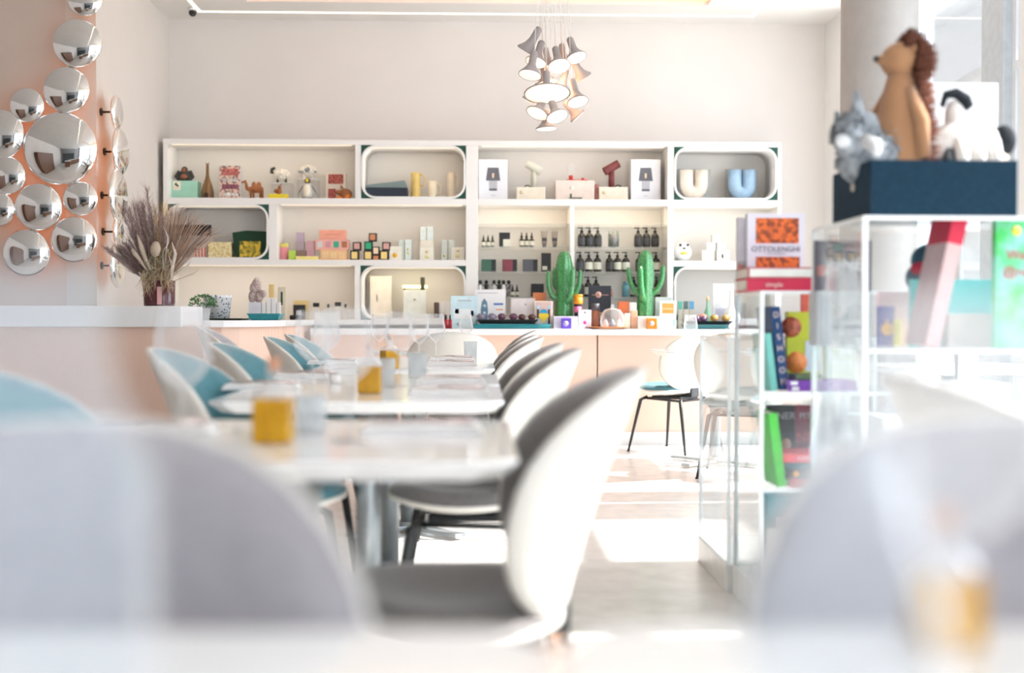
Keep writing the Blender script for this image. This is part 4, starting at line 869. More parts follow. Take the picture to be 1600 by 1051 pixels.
def make_tube(label):
    t = thing('cream_tube', label, 'tube'); t['group'] = 'squeeze tubes on the glass shelf'
    v = []; n = 16
    for (rx, ry, z) in ((0.017, 0.015, 0.014), (0.022, 0.013, 0.06), (0.0275, 0.004, 0.128), (0.0275, 0.0015, 0.135)):
        for k in range(n): v.append((rx*math.cos(2*PI*k/n), ry*math.sin(2*PI*k/n), z))
    f = [(i*n+k, i*n+(k+1) % n, (i+1)*n+(k+1) % n, (i+1)*n+k) for i in range(3) for k in range(n)]+[tuple(range(n-1, -1, -1)), tuple(3*n+k for k in range(n))]
    MB().add(v, f, 0, True).build('tube_body', cm('grey_tube', 0.32, 0.28, 0.25, 0.35), t); MB().cyl(0.015, 0, 0.0138, 16).build('cap', metal_b, t)
    MB().box(-0.021, 0.021, -0.0165, -0.0135, 0.05, 0.075).build('label_band', lab_b, t); return t
tt = make_tube('grey squeeze tube on the upper shelf, left of two'); tt.location = (xs(850.5), 9.60, GZ[1]); dup(tt, (xs(866.5), 9.60, GZ[1]), 'grey squeeze tube on the upper shelf, right of two')
t = thing('metal_cup', 'grey metal cup holding thin tubes between pump bottles', 'cup', (xs(958.5), 9.60, GZ[1])); MB().lathe([(0.001, 0), (0.028, 0), (0.040, 0.108), (0.038, 0.108), (0.026, 0.005), (0.001, 0.005)], 24, cap=False).build('cup_body', cm('brushed_grey', 0.24, 0.24, 0.23, 0.35, metal=0.4), t)
for k, px in enumerate((952, 958.5, 965.5)):
    o = MB().cyl(0.009, 0, 0.128, 12).build('small_tube', cm('sage_tube', 0.22, 0.26, 0.22), None, (xs(px), 9.60, GZ[1]+0.006)); tag(o, 'thin sage tube standing in the grey metal cup, '+['left', 'middle', 'right'][k], 'tube', 'thin tubes in the cup')
for (px, hh, m, s) in ((954, 0.065, cm('rose_jar', 0.55, 0.26, 0.22), 'small rose coloured jar on the third shelf'), (977.5, 0.125, cm('teal_bottle_glass', 0.12, 0.30, 0.36, 0.3), 'blue grey bottle on the third shelf')):
    t = placed('small_bottle', s, 'bottle', px, GZ[3]+(0.0), 9.6); r = 0.021 if hh < 0.1 else 0.028
    MB().lathe([(0.001, 0), (r, 0), (r, hh*0.75), (r*0.7, hh*0.85)], 18).build('bottle_body', m, t); MB().cyl(r*0.7, hh*0.85, hh, 14).build('cap', m if hh > .1 else cm('dark_cap', 0.12, 0.08, 0.07), t)
for k, (px, m, s) in enumerate(((750.5, 'white', 'white and black figure, leftmost on the third shelf'), (760, 'black', 'black figure on the third shelf, second from the left'), (772, 'white', 'white figure on the third shelf in the middle'), (780, 'black', 'slim black figure on the third shelf'), (787, 'white', 'white figure on the third shelf right of the slim black one'), (795, 'grey', 'speckled grey figure behind the dropper bottles'))):
    t = placed('small_figure', s, 'figurine', px, GZ[3], 9.62, 'small black and white figures'); mm = {'white': whitem, 'black': blackm, 'grey': cm('speckled', 0.5, 0.5, 0.5, kind='cells', scale=120, col2=(0.05, 0.05, 0.05))}[m]
    MB().lathe([(0.001, 0), (0.020, 0), (0.014, 0.05), (0.018, 0.085), (0.010, 0.10)], 14).build('body', mm, t); mb = MB().blob((0, 0, 0.118), (0.015, 0.015, 0.018)); mb.box(-0.022, 0.022, -0.006, 0.006, 0.09, 0.10, 0.003); mb.build('head', blackm if m != 'black' else mm, t)

# ------------------------------------------------------------------ second row, right bay
t = placed('panda_plush', 'white panda plush with a yellow bib in the right bay', 'soft toy', 1067, L2, YS+0.05); pl = cm('white_plush', 0.86, 0.85, 0.83, 0.95, bump=0.8, scale=150)
MB().blob((0, 0, 0.075), (0.072, 0.06, 0.074)).build('body', pl, t); MB().blob((0, -0.02, 0.112), (0.052, 0.045, 0.045)).build('head', pl, t)
for s in (1, -1): MB().blob((0.030*s, -0.055, 0.132), (0.011, 0.008, 0.011)).build('eye_patch', gor, t)
MB().blob((0, -0.066, 0.105), (0.012, 0.008, 0.007)).build('nose', gor, t); MB().blob((0.0, -0.056, 0.066), (0.030, 0.012, 0.012)).build('bib', cm('bib_yellow', 0.80, 0.70, 0.08), t)
MB().blob((-0.055, -0.03, 0.02), (0.018, 0.02, 0.014)).build('foot', cm('green_grey', 0.3, 0.36, 0.3), t)
ck = cm('cream_cube', 0.84, 0.82, 0.76, var=0.08, scale=60)
g = goods('stacked_cube', 'cream cube, bottom left of the small pyramid', 'box', 1097, 391, 1115, YS, L2, 0.08, ck); z = L2+DIM[g.name][1]
g2 = goods('stacked_cube', 'cream cube with a dark leaf mark, bottom right of the pyramid', 'box', 1120, 391, 1140, YS, L2, 0.08, ck, h=z-L2); disc(g2, 0.45, 0.5, 0.018, cm('leaf_ink', 0.08, 0.12, 0.10), sx=0.4)
g = goods('stacked_cube', 'cream cube, middle left of the pyramid', 'box', 1104, 379, 1118, YS+0.01, z, 0.06, ck); z2 = z+DIM[g.name][1]; goods('stacked_cube', 'cream cube, middle right of the pyramid', 'box', 1120.5, 379, 1135, YS+0.01, z, 0.06, ck, h=z2-z)
goods('stacked_cube', 'cream cube on the tip of the pyramid', 'box', 1113, 366, 1126, YS+0.01, z2, 0.06, ck)

# ------------------------------------------------------------------ bottom row, left bay and curved worktop
leaf = cm('leaf_green', 0.045, 0.17, 0.04, 0.5)
t = thing('potted_plant', 'small bushy green plant in a grey pot at the curved counter', 'plant', (U(318, 480, 7.95).x, 7.95, 0.945))
MB().lathe([(0.035, 0), (0.048, 0.08), (0.044, 0.08), (0.04, 0.07), (0.001, 0.07)], 24, cap=False).build('pot', cm('grey_pot', 0.45, 0.45, 0.45), t)
r2 = random.Random(3); mb = MB()
for k in range(130):
    u = r2.uniform(-0.2, 1); a = r2.uniform(0, 2*PI); q = math.sqrt(max(0, 1-u*u)); c0 = Vector((0.085*q*math.cos(a), 0.07*q*math.sin(a), 0.10+0.06*u)); d = Vector((r2.uniform(-1, 1), r2.uniform(-1, 1), r2.uniform(-.3, 1))).normalized(); n_ = d.orthogonal().normalized()*0.007
    mb.add([c0, c0+d*0.012+n_, c0+d*0.026, c0+d*0.012-n_, c0+d*0.012+d.cross(n_).normalized()*0.002], [(0, 1, 4), (1, 2, 4), (2, 3, 4), (3, 0, 4)], 0, True)
mb.build('leaves', leaf, t); mb = MB()
for k in range(9): a = k*0.7; mb.tube([(0, 0, 0.068), (0.03*math.cos(a), 0.03*math.sin(a), 0.10), (0.06*math.cos(a), 0.055*math.sin(a), 0.12)], 0.002, 5)
mb.build('stems', leaf, t)
YL = 8.15
dots = cm('white_dotted_print', 0.86, 0.86, 0.86, kind='voronoi', scale=48, col2=(0.10, 0.18, 0.26))
dots.node_tree.nodes['Color Ramp'].color_ramp.elements[0].position = 0.26; dots.node_tree.nodes['Color Ramp'].color_ramp.elements[1].position = 0.34
t = thing('dotted_basket', 'white basket with small blue dots and a rolled rim on the curved counter', 'basket', (U(340, 480, YL).x, YL, 0.957))
MB().lathe([(0.001, 0), (0.080, 0), (0.094, 0.135), (0.10, 0.14), (0.10, 0.158), (0.092, 0.158), (0.088, 0.13), (0.001, 0.12)], 28, cap=False).build('basket_body', dots, t)
def tray(name, label, x0, x1, Y, z, m, dy=0.16, hh=0.02, fl=0.005):
    A = U(x0, 500, Y); B = U(x1, 500, Y); t = thing(name, label, 'tray', ((A.x+B.x)/2, Y, z)); w_ = (B.x-A.x)/2; mb = MB()
    mb.add([(-w_+.03, -dy/2+.02, 0), (w_-.03, -dy/2+.02, 0), (w_-.03, dy/2-.02, 0), (-w_+.03, dy/2-.02, 0), (-w_, -dy/2, hh), (w_, -dy/2, hh), (w_, dy/2, hh), (-w_, dy/2, hh), (-w_+.008, -dy/2+.008, hh), (w_-.008, -dy/2+.008, hh), (w_-.008, dy/2-.008, hh), (-w_+.008, dy/2-.008, hh), (-w_+.016, -dy/2+.012, fl), (w_-.016, -dy/2+.012, fl), (w_-.016, dy/2-.012, fl), (-w_+.016, dy/2-.012, fl)],
           [(0, 3, 2, 1), (0, 1, 5, 4), (1, 2, 6, 5), (2, 3, 7, 6), (3, 0, 4, 7), (4, 5, 9, 8), (5, 6, 10, 9), (6, 7, 11, 10), (7, 4, 8, 11), (8, 9, 13, 12), (9, 10, 14, 13), (10, 11, 15, 14), (11, 8, 12, 15), (12, 13, 14, 15)])
    mb.build('tray_body', m, t); return t
tealt = cm('teal_lacquer', 0.02, 0.26, 0.30, 0.25); dk = cm('dark_green_lacquer', 0.02, 0.045, 0.03, 0.3)
tray('serving_tray', 'dark tray under the dotted basket on the curved counter', 318, 388, YL, 0.9455, dk, 0.30, 0.012); tray('serving_tray', 'bright teal tray at the end of the curved counter', 390, 442, 8.05, 0.9455, tealt, 0.22, 0.045)
YM = 8.38; bb_ = 0.9455
g = goods('white_box', 'pale lilac white box under the speckled stone sculpture', 'box', 388, 472, 408, YM, bb_, 0.10, cm('lilac_white', 0.72, 0.72, 0.78)); z = bb_+DIM[g.name][1]
t = thing('stone_sculpture', 'rough pinkish speckled sculpture standing on the pale box', 'sculpture', (U(401, 450, YM+.05).x, YM+0.05, z)); st = cm('speckled_stone', 0.62, 0.50, 0.46, 0.9, kind='cells', scale=150, col2=(0.42, 0.32, 0.30), bump=1.0)
mb = MB()
for (x, z0, a, b) in ((-0.03, 0.04, 0.028, 0.045), (0.0, 0.12, 0.035, 0.05), (-0.02, 0.10, 0.03, 0.04), (0.04, 0.06, 0.03, 0.03), (0.015, 0.035, 0.03, 0.038), (0.0, 0.155, 0.02, 0.022)): mb.blob((x, 0, z0), (a, 0.03, b))
mb.build('body', st, t)
for k, (x0, x1, yt) in enumerate(((409, 415, 472), (416, 423, 465), (424, 431, 465), (432, 438, 472))):
    g = goods('white_candle', 'slim white candle box, number counted from the sculpture: '+['first, short', 'second, tall', 'third, tall', 'fourth, short'][k], 'candle', x0, yt, x1, YM, bb_, 0.03, whitem, 'white candle boxes')
g = goods('gold_card', 'gold card standing behind the white candles', 'card', 420, 444, 428, YM+0.12, bb_, 0.02, cm('gold_card', 0.80, 0.60, 0.25)); g = goods('dropper_card', 'beige card with a dark dropper print behind the candles', 'card', 434, 448, 447, YM+0.12, bb_, 0.02, cm('beige_sheet', 0.70, 0.62, 0.48)); decal(g, 0.35, 0.45, 0.6, 0.85, cm('dark_green_ink', 0.03, 0.08, 0.05))
YN = 9.52
g = goods('gift_box', 'gold framed box behind the small black logo box', 'box', 459, 469, 481, YN+0.08, ZB, 0.04, cm('gold_frame', 0.80, 0.62, 0.28)); g = goods('gift_box', 'small black box with a pale square logo', 'box', 458, 476, 476, YN, ZB, 0.05, blackm); decal(g, 0.28, 0.2, 0.68, 0.62, cm('pale_square', 0.6, 0.58, 0.56))
goods('black_pouch', 'low black pouch lying before the black logo box', 'pouch', 452, 492, 473, YN-0.06, ZB, 0.05, blackm, bev=0.012); goods('black_box', 'small black box at the end of the teal tray', 'box', 439, 485, 446, YN, ZB, 0.04, blackm)
for k, (x0, x1, yt, s) in enumerate(((489, 499, 473, 'broad white bottle with black cap, left of four'), (510, 516, 475, 'slim white bottle with small black cap, second of four'), (523, 533, 472, 'broad white bottle with black cap, third of four'), (537, 543, 475, 'slim white bottle with small black cap, rightmost of four'))):
    t = placed('perfume_bottle', s, 'bottle', (x0+x1)/2, ZB, YN+0.03, 'white bottles with black caps'); r = sc(x1-x0)/2; hh = U(x0, yt, YN+.03).z-ZB
    MB().box(-r, r, -r*0.7, r*0.7, 0, hh*0.74, 0.004).build('bottle_body', cm('milky_glass', 0.76, 0.72, 0.64, 0.2), t); MB().box(-r*(.95 if r > .02 else .6), r*(.95 if r > .02 else .6), -r*.6, r*.6, hh*0.76, hh, 0.003).build('cap', blackm, t)
# bottom niche
LB = ZB+0.016
g = goods('tall_box', 'tall pale beige box with a thin gold outline in the bottom niche', 'box', 578, 431, 612, YN+0.12, LB, 0.05, cm('pale_beige_card', 0.80, 0.72, 0.60)); decal(g, 0.1, 0.05, 0.9, 0.95, cm('pale_beige_inner', 0.83, 0.75, 0.62)); decal(g, 0.30, 0.4, 0.34, 0.55, cm('thin_gold', 0.78, 0.56, 0.30))
g = goods('white_box', 'pale green white box with a small crest under the glowing tube', 'box', 630, 453, 666, YN+0.06, LB, 0.06, cm('pale_green_white', 0.74, 0.77, 0.71)); disc(g, 0.5, 0.66, 0.010, cm('crest_ink', 0.42, 0.38, 0.28)); z = LB+DIM[g.name][1]
t = placed('tube_lamp', 'glowing green yellow tube lamp with a dark clip on the pale box', 'lamp', 648.5, z, YN+0.09)
MB().tube([(-0.10, 0, 0.028), (0.10, 0, 0.028)], 0.011, 12).build('glowing_tube', mat('lit_tube', (0.9, 1, 0.4), emit=(0.90, 1.0, 0.35), es=2.0), t)
mb = MB().box(0.046, 0.078, -0.018, 0.018, 0.0, 0.05, 0.004); mb.box(0.044, 0.080, -0.014, 0.014, 0.05, 0.105, 0.006); mb.build('clip', cm('dark_bronze', 0.05, 0.05, 0.03), t)
mb = MB().box(-0.09, -0.082, -0.01, 0.01, 0, 0.018); mb.build('foot', blackm, t)
g = goods('brown_jar', 'small brown jar beside the white cartons in the bottom niche', 'jar', 678, 472, 686, YN, LB, 0.04, cm('brown_jar', 0.10, 0.05, 0.03, 0.3), bev=0.01); goods('white_carton', 'white carton in the bottom niche, left of two', 'box', 686.5, 471, 695, YN+0.03, LB, 0.04, whitem); goods('white_carton', 'white carton in the bottom niche, right of two', 'box', 696, 471, 704, YN+0.03, LB, 0.04, whitem)
# ================================================================== ON THE BACK COUNTER
CZ = 0.8802; YC = 9.10
g = goods('picture_book', 'pale blue picture book standing upright at the left of the teal tray', 'book', 704, 462, 747, YC+0.02, CZ, 0.02, cm('pale_blue_cover', 0.58, 0.76, 0.82)); bl = cm('blue_ink', 0.05, 0.32, 0.65)
decal(g, 0.12, 0.30, 0.86, 0.60, cm('white_drawing', 0.80, 0.85, 0.86)); decal(g, 0.16, 0.46, 0.30, 0.60, bl); decal(g, 0.74, 0.38, 0.84, 0.55, bl); decal(g, 0.25, 0.84, 0.75, 0.87, cm('grey_ink', 0.4, 0.4, 0.4)); disc(g, 0.28, 0.14, 0.012, cm('grey_ink', 0.4, 0.4, 0.4))
g = goods('rocket_print', 'white board printed with a grey blue rocket and two colour strokes', 'print', 741, 452, 790, YC+0.12, CZ, 0.02, cm('white_board', 0.84, 0.82, 0.82, var=0.01)); rk = cm('rocket_grey_blue', 0.14, 0.24, 0.33)
wdx, hh, dp = DIM[g.name]
MB().prism([(-0.066, 0.0), (-0.02, 0.0), (-0.015, 0.10), (-0.022, 0.16), (-0.043, 0.19), (-0.064, 0.16), (-0.071, 0.10)], 0, 0.001, M=Matrix.Translation((0, 0, 0.045)) @ Matrix.Rotation(PI/2, 4, 'X')).build('rocket', rk, g)
for zz in (0.12, 0.175): MB().cyl(0.012, 0, 0.001, 16, M=Matrix.Translation((-0.043, -0.001, zz)) @ Matrix.Rotation(PI/2, 4, 'X')).build('porthole', cm('pale_porthole', 0.55, 0.68, 0.75), g)
decal(g, 0.62, 0.60, 0.92, 0.65, cm('deep_blue_ink', 0.06, 0.16, 0.45)); decal(g, 0.70, 0.47, 0.92, 0.50, cm('orange_ink', 0.85, 0.32, 0.08)); decal(g, 0.1, 0.90, 0.75, 0.915, cm('grey_ink', 0.4, 0.4, 0.4))
tray('display_tray', 'long teal tray at the left of the back counter', 738, 862, YC+0.02-0.05, CZ, tealt, 0.16, 0.036)
tb_ = tray('display_tray', 'black tray of sunglasses resting on the long teal tray', 744, 841, YC-0.03, CZ+0.0372, blackm, 0.13, 0.034, 0.028); zt = CZ+0.0372+0.034
def glasses(label, px, z, Y, w0, lens_m, fr_m, rnd_=True, wide=24):
    t = thing('sunglasses', label, 'sunglasses', (U(px, 490, Y).x, Y, z)); r = w0
    for s in (1, -1):
        M = Matrix.Translation((s*sc(wide)/2*0.62, 0, r*0.9)) @ Matrix.Rotation(PI/2, 4, 'X') @ Matrix.Diagonal((1.12, 0.92, 1, 1))
        MB().cyl(r*0.94, -0.001, 0.001, 22, M=M).build('lens', lens_m, t)
        MB().lathe([(r*0.93, -0.002), (r*1.03, -0.002), (r*1.03, 0.002), (r*0.93, 0.002), (r*0.93, -0.002)], 22, M=M, cap=False).build('rim', fr_m, t)
        MB().tube([(s*sc(wide)*0.60, 0, r*1.2), (s*sc(wide)*0.60, 0.10, r*1.1), (s*sc(wide)*0.58, 0.13, r*0.4)], 0.0022, 6).build('temple', fr_m, t)
    MB().tube([(-0.012, 0, r*1.1), (0, 0, r*1.25), (0.012, 0, r*1.1)], 0.002, 6).build('bridge', fr_m, t)
    return t
pl_ = cm('plum_lens', 0.17, 0.07, 0.11, 0.15); gl_ = cm('grey_lilac_lens', 0.30, 0.26, 0.34, 0.15); br_ = cm('brown_lens', 0.13, 0.05, 0.04, 0.15); yl_ = cm('honey_lens', 0.45, 0.27, 0.08, 0.15)
zt2 = zt-0.006
glasses('grey lilac sunglasses before the rocket print', 760, zt2+0.001, YC-0.05, 0.028, gl_, gl_, wide=26); glasses('plum sunglasses in the middle of the black tray', 793, zt2+0.001, YC-0.05, 0.028, pl_, pl_, wide=28); glasses('brown sunglasses at the right of the black tray', 823, zt2+0.001, YC-0.05, 0.025, br_, br_, wide=24)
g = goods('white_box', 'wide blush white box behind the brown sunglasses', 'box', 798, 466, 836, YC+0.10, CZ, 0.08, cm('blush_white', 0.76, 0.68, 0.66)); disc(g, 0.62, 0.80, 0.008, cm('grey_ink', 0.4, 0.4, 0.4))
goods('orange_box', 'orange box behind the poster with the yellow heart', 'box', 833, 457, 853, YC+0.20, CZ, 0.06, cm('orange_card', 0.78, 0.26, 0.10))
g = goods('small_poster', 'framed poster with a yellow heart shape and blue dome', 'poster', 835, 470, 864, YC+0.06, CZ, 0.015, cm('poster_cream', 0.82, 0.74, 0.64)); decal(g, 0.06, 0.04, 0.90, 0.96, cm('poster_pink', 0.72, 0.48, 0.42)); wdx, hh, dp = DIM[g.name]
def pol(o, nm, pts, m, y): MB().prism(pts, 0, 0.001, M=Matrix.Translation((0, y, 0)) @ Matrix.Rotation(PI/2, 4, 'X')).build(nm, m, o)
pol(g, 'lower_field', [(-0.05, 0.01), (0.045, 0.01), (0.045, 0.09), (-0.05, 0.09)], cm('pale_grey_field', 0.66, 0.68, 0.70), -0.0013)
pol(g, 'left_bar', [(-0.052, 0.08), (-0.036, 0.08), (-0.036, 0.15), (-0.052, 0.15)], blackm, -0.0024); pol(g, 'right_bar', [(0.034, 0.02), (0.048, 0.02), (0.048, 0.15), (0.034, 0.15)], blackm, -0.0024)
pol(g, 'left_sky', [(-0.052, 0.152), (-0.03, 0.152), (-0.03, 0.18), (-0.052, 0.18)], cm('sky_patch', 0.42, 0.68, 0.85), -0.0024); pol(g, 'right_sky', [(0.03, 0.152), (0.048, 0.152), (0.048, 0.18), (0.03, 0.18)], cm('sky_patch', 0.42, 0.68, 0.85), -0.0024)
pol(g, 'blue_dome', [(-0.03, 0.12)]+[(0.032*math.cos(a), 0.118+0.034*math.sin(a)) for a in [PI-PI*k/8 for k in range(9)]][::-1], cm('dome_blue', 0.03, 0.36, 0.62), -0.0036)
pol(g, 'yellow_heart', [(0, 0.045), (0.04, 0.092), (0.038, 0.112), (0.02, 0.12), (0, 0.118), (-0.02, 0.12), (-0.038, 0.112), (-0.04, 0.092)], cm('heart_yellow', 0.90, 0.62, 0.04), -0.0048)
# cacti
cac = cm('green_glazed_ceramic', 0.075, 0.33, 0.10, 0.18, kind='voronoi', scale=95, col2=(0.03, 0.19, 0.055), bump=1.0, coat=0.6)
def cactus(label, px, ytop, r, arms, Y=9.24):
    t = thing('ceramic_cactus', label, 'cactus', (U(px, 480, Y).x, Y, CZ)); hh = U(px, ytop, Y).z-CZ
    mb = MB(); n = 40; prof = [(r*1.0, 0), (r*1.04, 0.03), (r*0.98, hh*0.30), (r*0.90, hh*0.50), (r*0.99, hh*0.66), (r*0.92, hh*0.82), (r*0.72, hh*0.93), (r*0.42, hh*0.985), (0.001, hh)]
    v = []; f = []
    for (rr, z) in prof:
        for k in range(n): a = 2*PI*k/n; q = rr*(1+0.06*math.cos(8*a)); v.append((q*math.cos(a), q*math.sin(a), z))
    for i in range(len(prof)-1):
        for k in range(n): f.append((i*n+k, i*n+(k+1) % n, (i+1)*n+(k+1) % n, (i+1)*n+k))
    f.append(tuple(range(n-1, -1, -1))); mb.add(v, f, 0, True); mb.build('trunk', cac, t)
    for (pts, ra) in arms:
        P = [Vector(p) for p in pts]; Q = []
        for i in range(len(P)-1):
            for k in range(4): Q.append(P[i].lerp(P[i+1], k/4))
        Q.append(P[-1]); Q = [Q[0]]+[(Q[i-1]+Q[i]*2+Q[i+1])/4 for i in range(1, len(Q)-1)]+[Q[-1]]; m_ = len(Q)
        MB().tube(Q, [ra*(1.12-0.3*i/m_) if i < m_-1 else ra*0.4 for i in range(m_)], 14).build('arm', cac, t)
k_ = 9.24/FPX
def arm(pts, r, y=0.0): return ([(a*k_, b, c*k_) for (a, b, c) in pts], r*k_)
# heights in pixels above the base at y~513
cactus('green ceramic cactus at the left, behind the lilac candle box', 881.5, 391.5, 0.068, [arm([(-8, 0, 45), (-19, -.01, 50), (-25, -.01, 66), (-25, -.01, 90)], 4.2), arm([(8, 0, 50), (19, 0, 56), (24, 0, 70), (25, 0, 92)], 4.2), arm([(3, -.05, 42), (8, -.10, 50), (11, -.10, 66), (12, -.10, 96)], 4.6), arm([(-5, .04, 60), (-14, .05, 66), (-15, .05, 96)], 4)])
cactus('green ceramic cactus at the right, behind the orange candle', 1008.5, 390, 0.066, [arm([(-8, 0, 52), (-18, 0, 60), (-24, 0, 74), (-28, 0, 96)], 4.2), arm([(8, 0, 52), (20, 0, 62), (26, 0, 76), (28, 0, 100)], 4.2), arm([(-4, -.05, 44), (-8, -.10, 52), (-10, -.10, 70), (-11, -.10, 97)], 4.6)])
def candle(label, x0, x1, yt, pm, sq, sx0, sx1, name='candle_box', cyl=True):
    g = goods(name, label+' box', 'box', x0, yt, x1, YC-0.03, CZ, 0.07, pm)
    g2 = goods('square_candle', label.replace('beside', 'next to')+' candle with a round relief', 'candle', sx0, yt+3, sx1, YC-0.115, CZ, 0.07, sq, bev=0.006); disc(g2, 0.45, 0.5, 0.020, mat(sq.name+'_relief', (0.7, 0.5, 0.5) if 'orange' in sq.name else (0.45, 0.40, 0.75), 0.4)); return g
candle('lilac white candle', 865, 903, 494, cm('lilac_white_card', 0.76, 0.70, 0.82), cm('purple_glass', 0.13, 0.06, 0.50, 0.25), 877, 893)
candle('white and orange candle', 997, 1051, 494, cm('warm_white_card', 0.86, 0.82, 0.78), cm('orange_glass', 0.85, 0.26, 0.01, 0.25), 1011, 1027)
def jar(label, px, r, z0, z1, m, lm, Y=YC+0.06):
    t = placed('candle_jar', label, 'jar', px, z0, Y); h = z1-z0
    MB().lathe([(r*0.96, 0), (r, 0.004), (r, h*0.72)], 22).build('jar_body', m, t); MB().cyl(r*1.02, h*0.72, h, 22).build('lid', lm, t)
zq = lambda py, Y=YC+0.06: U(930, py, Y).z
jar('dark candle jar beneath the orange one, right of the left cactus', 903.5, 0.030, CZ, zq(488), cm('brown_black_jar', 0.06, 0.03, 0.03), blackm)
jar('pink candle jar between the dark and the orange one', 903, 0.031, zq(488)+.0005, zq(475), cm('hot_pink_jar', 0.75, 0.16, 0.32), blackm); jar('orange candle jar on top of the pink one', 903.5, 0.036, zq(475)+.0005, zq(460), cm('orange_jar', 0.85, 0.30, 0.02), cm('orange_jar', 0.85, 0.30, 0.02))
g = goods('tag_box', 'white tag shaped box with a pink dot right of the jars', 'box', 904, 484, 924, YC-0.02, CZ, 0.05, cm('tag_white', 0.80, 0.79, 0.82)); disc(g, 0.5, 0.33, 0.014, cm('magenta_dot', 0.85, 0.05, 0.32)); disc(g, 0.5, 0.86, 0.006, blackm)
g = goods('black_box', 'large black box with a round peach emblem behind the copper plate', 'box', 920, 446, 955, YC+0.16, CZ, 0.05, cm('charcoal_card', 0.02, 0.024, 0.035)); disc(g, 0.43, 0.79, 0.024, cm('peach_emblem', 0.78, 0.50, 0.40)); disc(g, 0.43, 0.79, 0.014, cm('peach_emblem_dark', 0.55, 0.30, 0.24), th=0.003)
decal(g, 0.15, 0.775, 0.28, 0.79, cm('peach_emblem_dark', 0.55, 0.30, 0.24)); decal(g, 0.60, 0.775, 0.88, 0.79, cm('peach_emblem_dark', 0.55, 0.30, 0.24)); decal(g, 0.1, 0.24, 0.7, 0.38, cm('berry_print', 0.45, 0.20, 0.18, kind='cells', scale=80, col2=(0.12, 0.2, 0.06)))
jar('brown glass candle jar with grey lid left of the glass cloche', 930.5, 0.032, CZ, zq(474), cm('brown_glass', 0.22, 0.07, 0.03, 0.2), cm('dark_grey_lid', 0.08, 0.08, 0.09), YC+0.04)
t = placed('copper_plate', 'round copper plate under the glass cloche', 'plate', 950, CZ, YC-0.03); MB().lathe([(0.001, 0), (0.10, 0), (0.17, 0.014), (0.17, 0.018), (0.10, 0.006), (0.001, 0.006)], 40, cap=False).build('plate_body', cm('copper', 0.72, 0.33, 0.16, 0.3, metal=0.6), t)
zp = CZ+0.0065
t = placed('glass_cloche', 'clear glass cloche with a round knob on the copper plate', 'cloche', 957, zp, YC-0.03)
MB().lathe([(0.088, 0), (0.094, 0.05), (0.088, 0.10), (0.060, 0.14), (0.001, 0.155)], 32, cap=False).build('dome', wineg, t); MB().blob((0.0, 0, 0.166), (0.014, 0.014, 0.014)).build('knob', wineg, t)
for k, (px, r, m, s) in enumerate(((946, 0.022, cm('rose_trinket', 0.62, 0.32, 0.26), 'rose trinket under the cloche at the left'), (957, 0.026, cm('steel_blue_trinket', 0.18, 0.26, 0.36), 'blue grey trinket under the cloche in the middle'), (967, 0.020, cm('ivory_trinket', 0.8, 0.76, 0.6), 'ivory trinket under the cloche at the right'))):
    o = MB().lathe([(0.001, 0), (r, 0.002), (r*1.05, 0.03), (r*0.6, 0.05), (r*0.3, 0.062), (0.001, 0.066)], 18).build('trinket', m, None, (U(px, 490, YC-.03).x, YC-0.03+(0.02 if k == 1 else -0.01), zp+0.001)); tag(o, s, 'ornament', 'trinkets under the cloche')
gg = goods('orange_box', 'orange red carton behind the glass cloche', 'box', 966, 471, 983, YC+0.10, CZ, 0.05, cm('orange_red_card', 0.72, 0.18, 0.06)); goods('white_carton', 'white carton between the orange carton and the right cactus', 'box', 983.5, 472, 995, YC+0.10, CZ, 0.05, whitem)
for k, (x0, x1, m, s) in enumerate(((976, 985, palec, 'ivory glass beside the copper plate'), (986, 996, cm('peach_glass', 0.78, 0.46, 0.30), 'peach tall box left of the right cactus'))): goods('small_box', s, 'box', x0, 489 if k == 0 else 485, x1, YC+0.03, CZ, 0.04, m)
g = goods('print_card', 'white card with an orange field right of the right cactus', 'card', 1031, 470, 1057, YC+0.04, CZ, 0.02, cm('card_white', 0.84, 0.84, 0.84, var=0.01)); decal(g, 0.14, 0.55, 0.84, 0.92, cm('orange_field', 0.85, 0.36, 0.08)); decal(g, 0.2, 0.70, 0.78, 0.74, cm('pale_orange', 0.88, 0.62, 0.35), 'line', th=0.003); decal(g, 0.78, 0.08, 0.90, 0.35, cm('aqua_ink', 0.4, 0.66, 0.72))
g = goods('print_card', 'grey green card behind the orange printed card', 'card', 1024, 464, 1050, YC+0.12, CZ, 0.02, cm('grey_green_card', 0.55, 0.60, 0.56))
for k, (x0, x1, q, s) in enumerate(((1059.5, 1066.5, (0.12, 0.48, 0.36), 'turquoise'), (1068, 1075.5, (0.10, 0.16, 0.16), 'dark'), (1077, 1084.5, (0.10, 0.36, 0.58), 'blue'))):
    g = goods('striped_card', 'narrow beige card with a '+s+' top in the lower right niche', 'card', x0, 470, x1, 9.36, CZ, 0.02, cm('beige_grey_card', 0.62, 0.57, 0.46), 'narrow cards with coloured tops'); decal(g, 0.05, 0.70, 0.95, 0.99, cm('cardtop_%d' % k, *q))
tray('display_tray', 'teal tray at the right of the back counter, beside the wine glass', 1066, 1137, YC, CZ, cm('deep_teal', 0.01, 0.12, 0.13, 0.3), 0.16, 0.034); tray('display_tray', 'black tray of sunglasses on the right teal tray', 1069, 1144, YC, CZ+0.0352, blackm, 0.13, 0.026, 0.021); zr = CZ+0.0352+0.0215
glasses('purple framed sunglasses on the right black tray', 1094, zr, YC-0.03, 0.024, cm('violet_lens', 0.13, 0.06, 0.14, 0.2), cm('violet_frame', 0.07, 0.04, 0.08), wide=16)
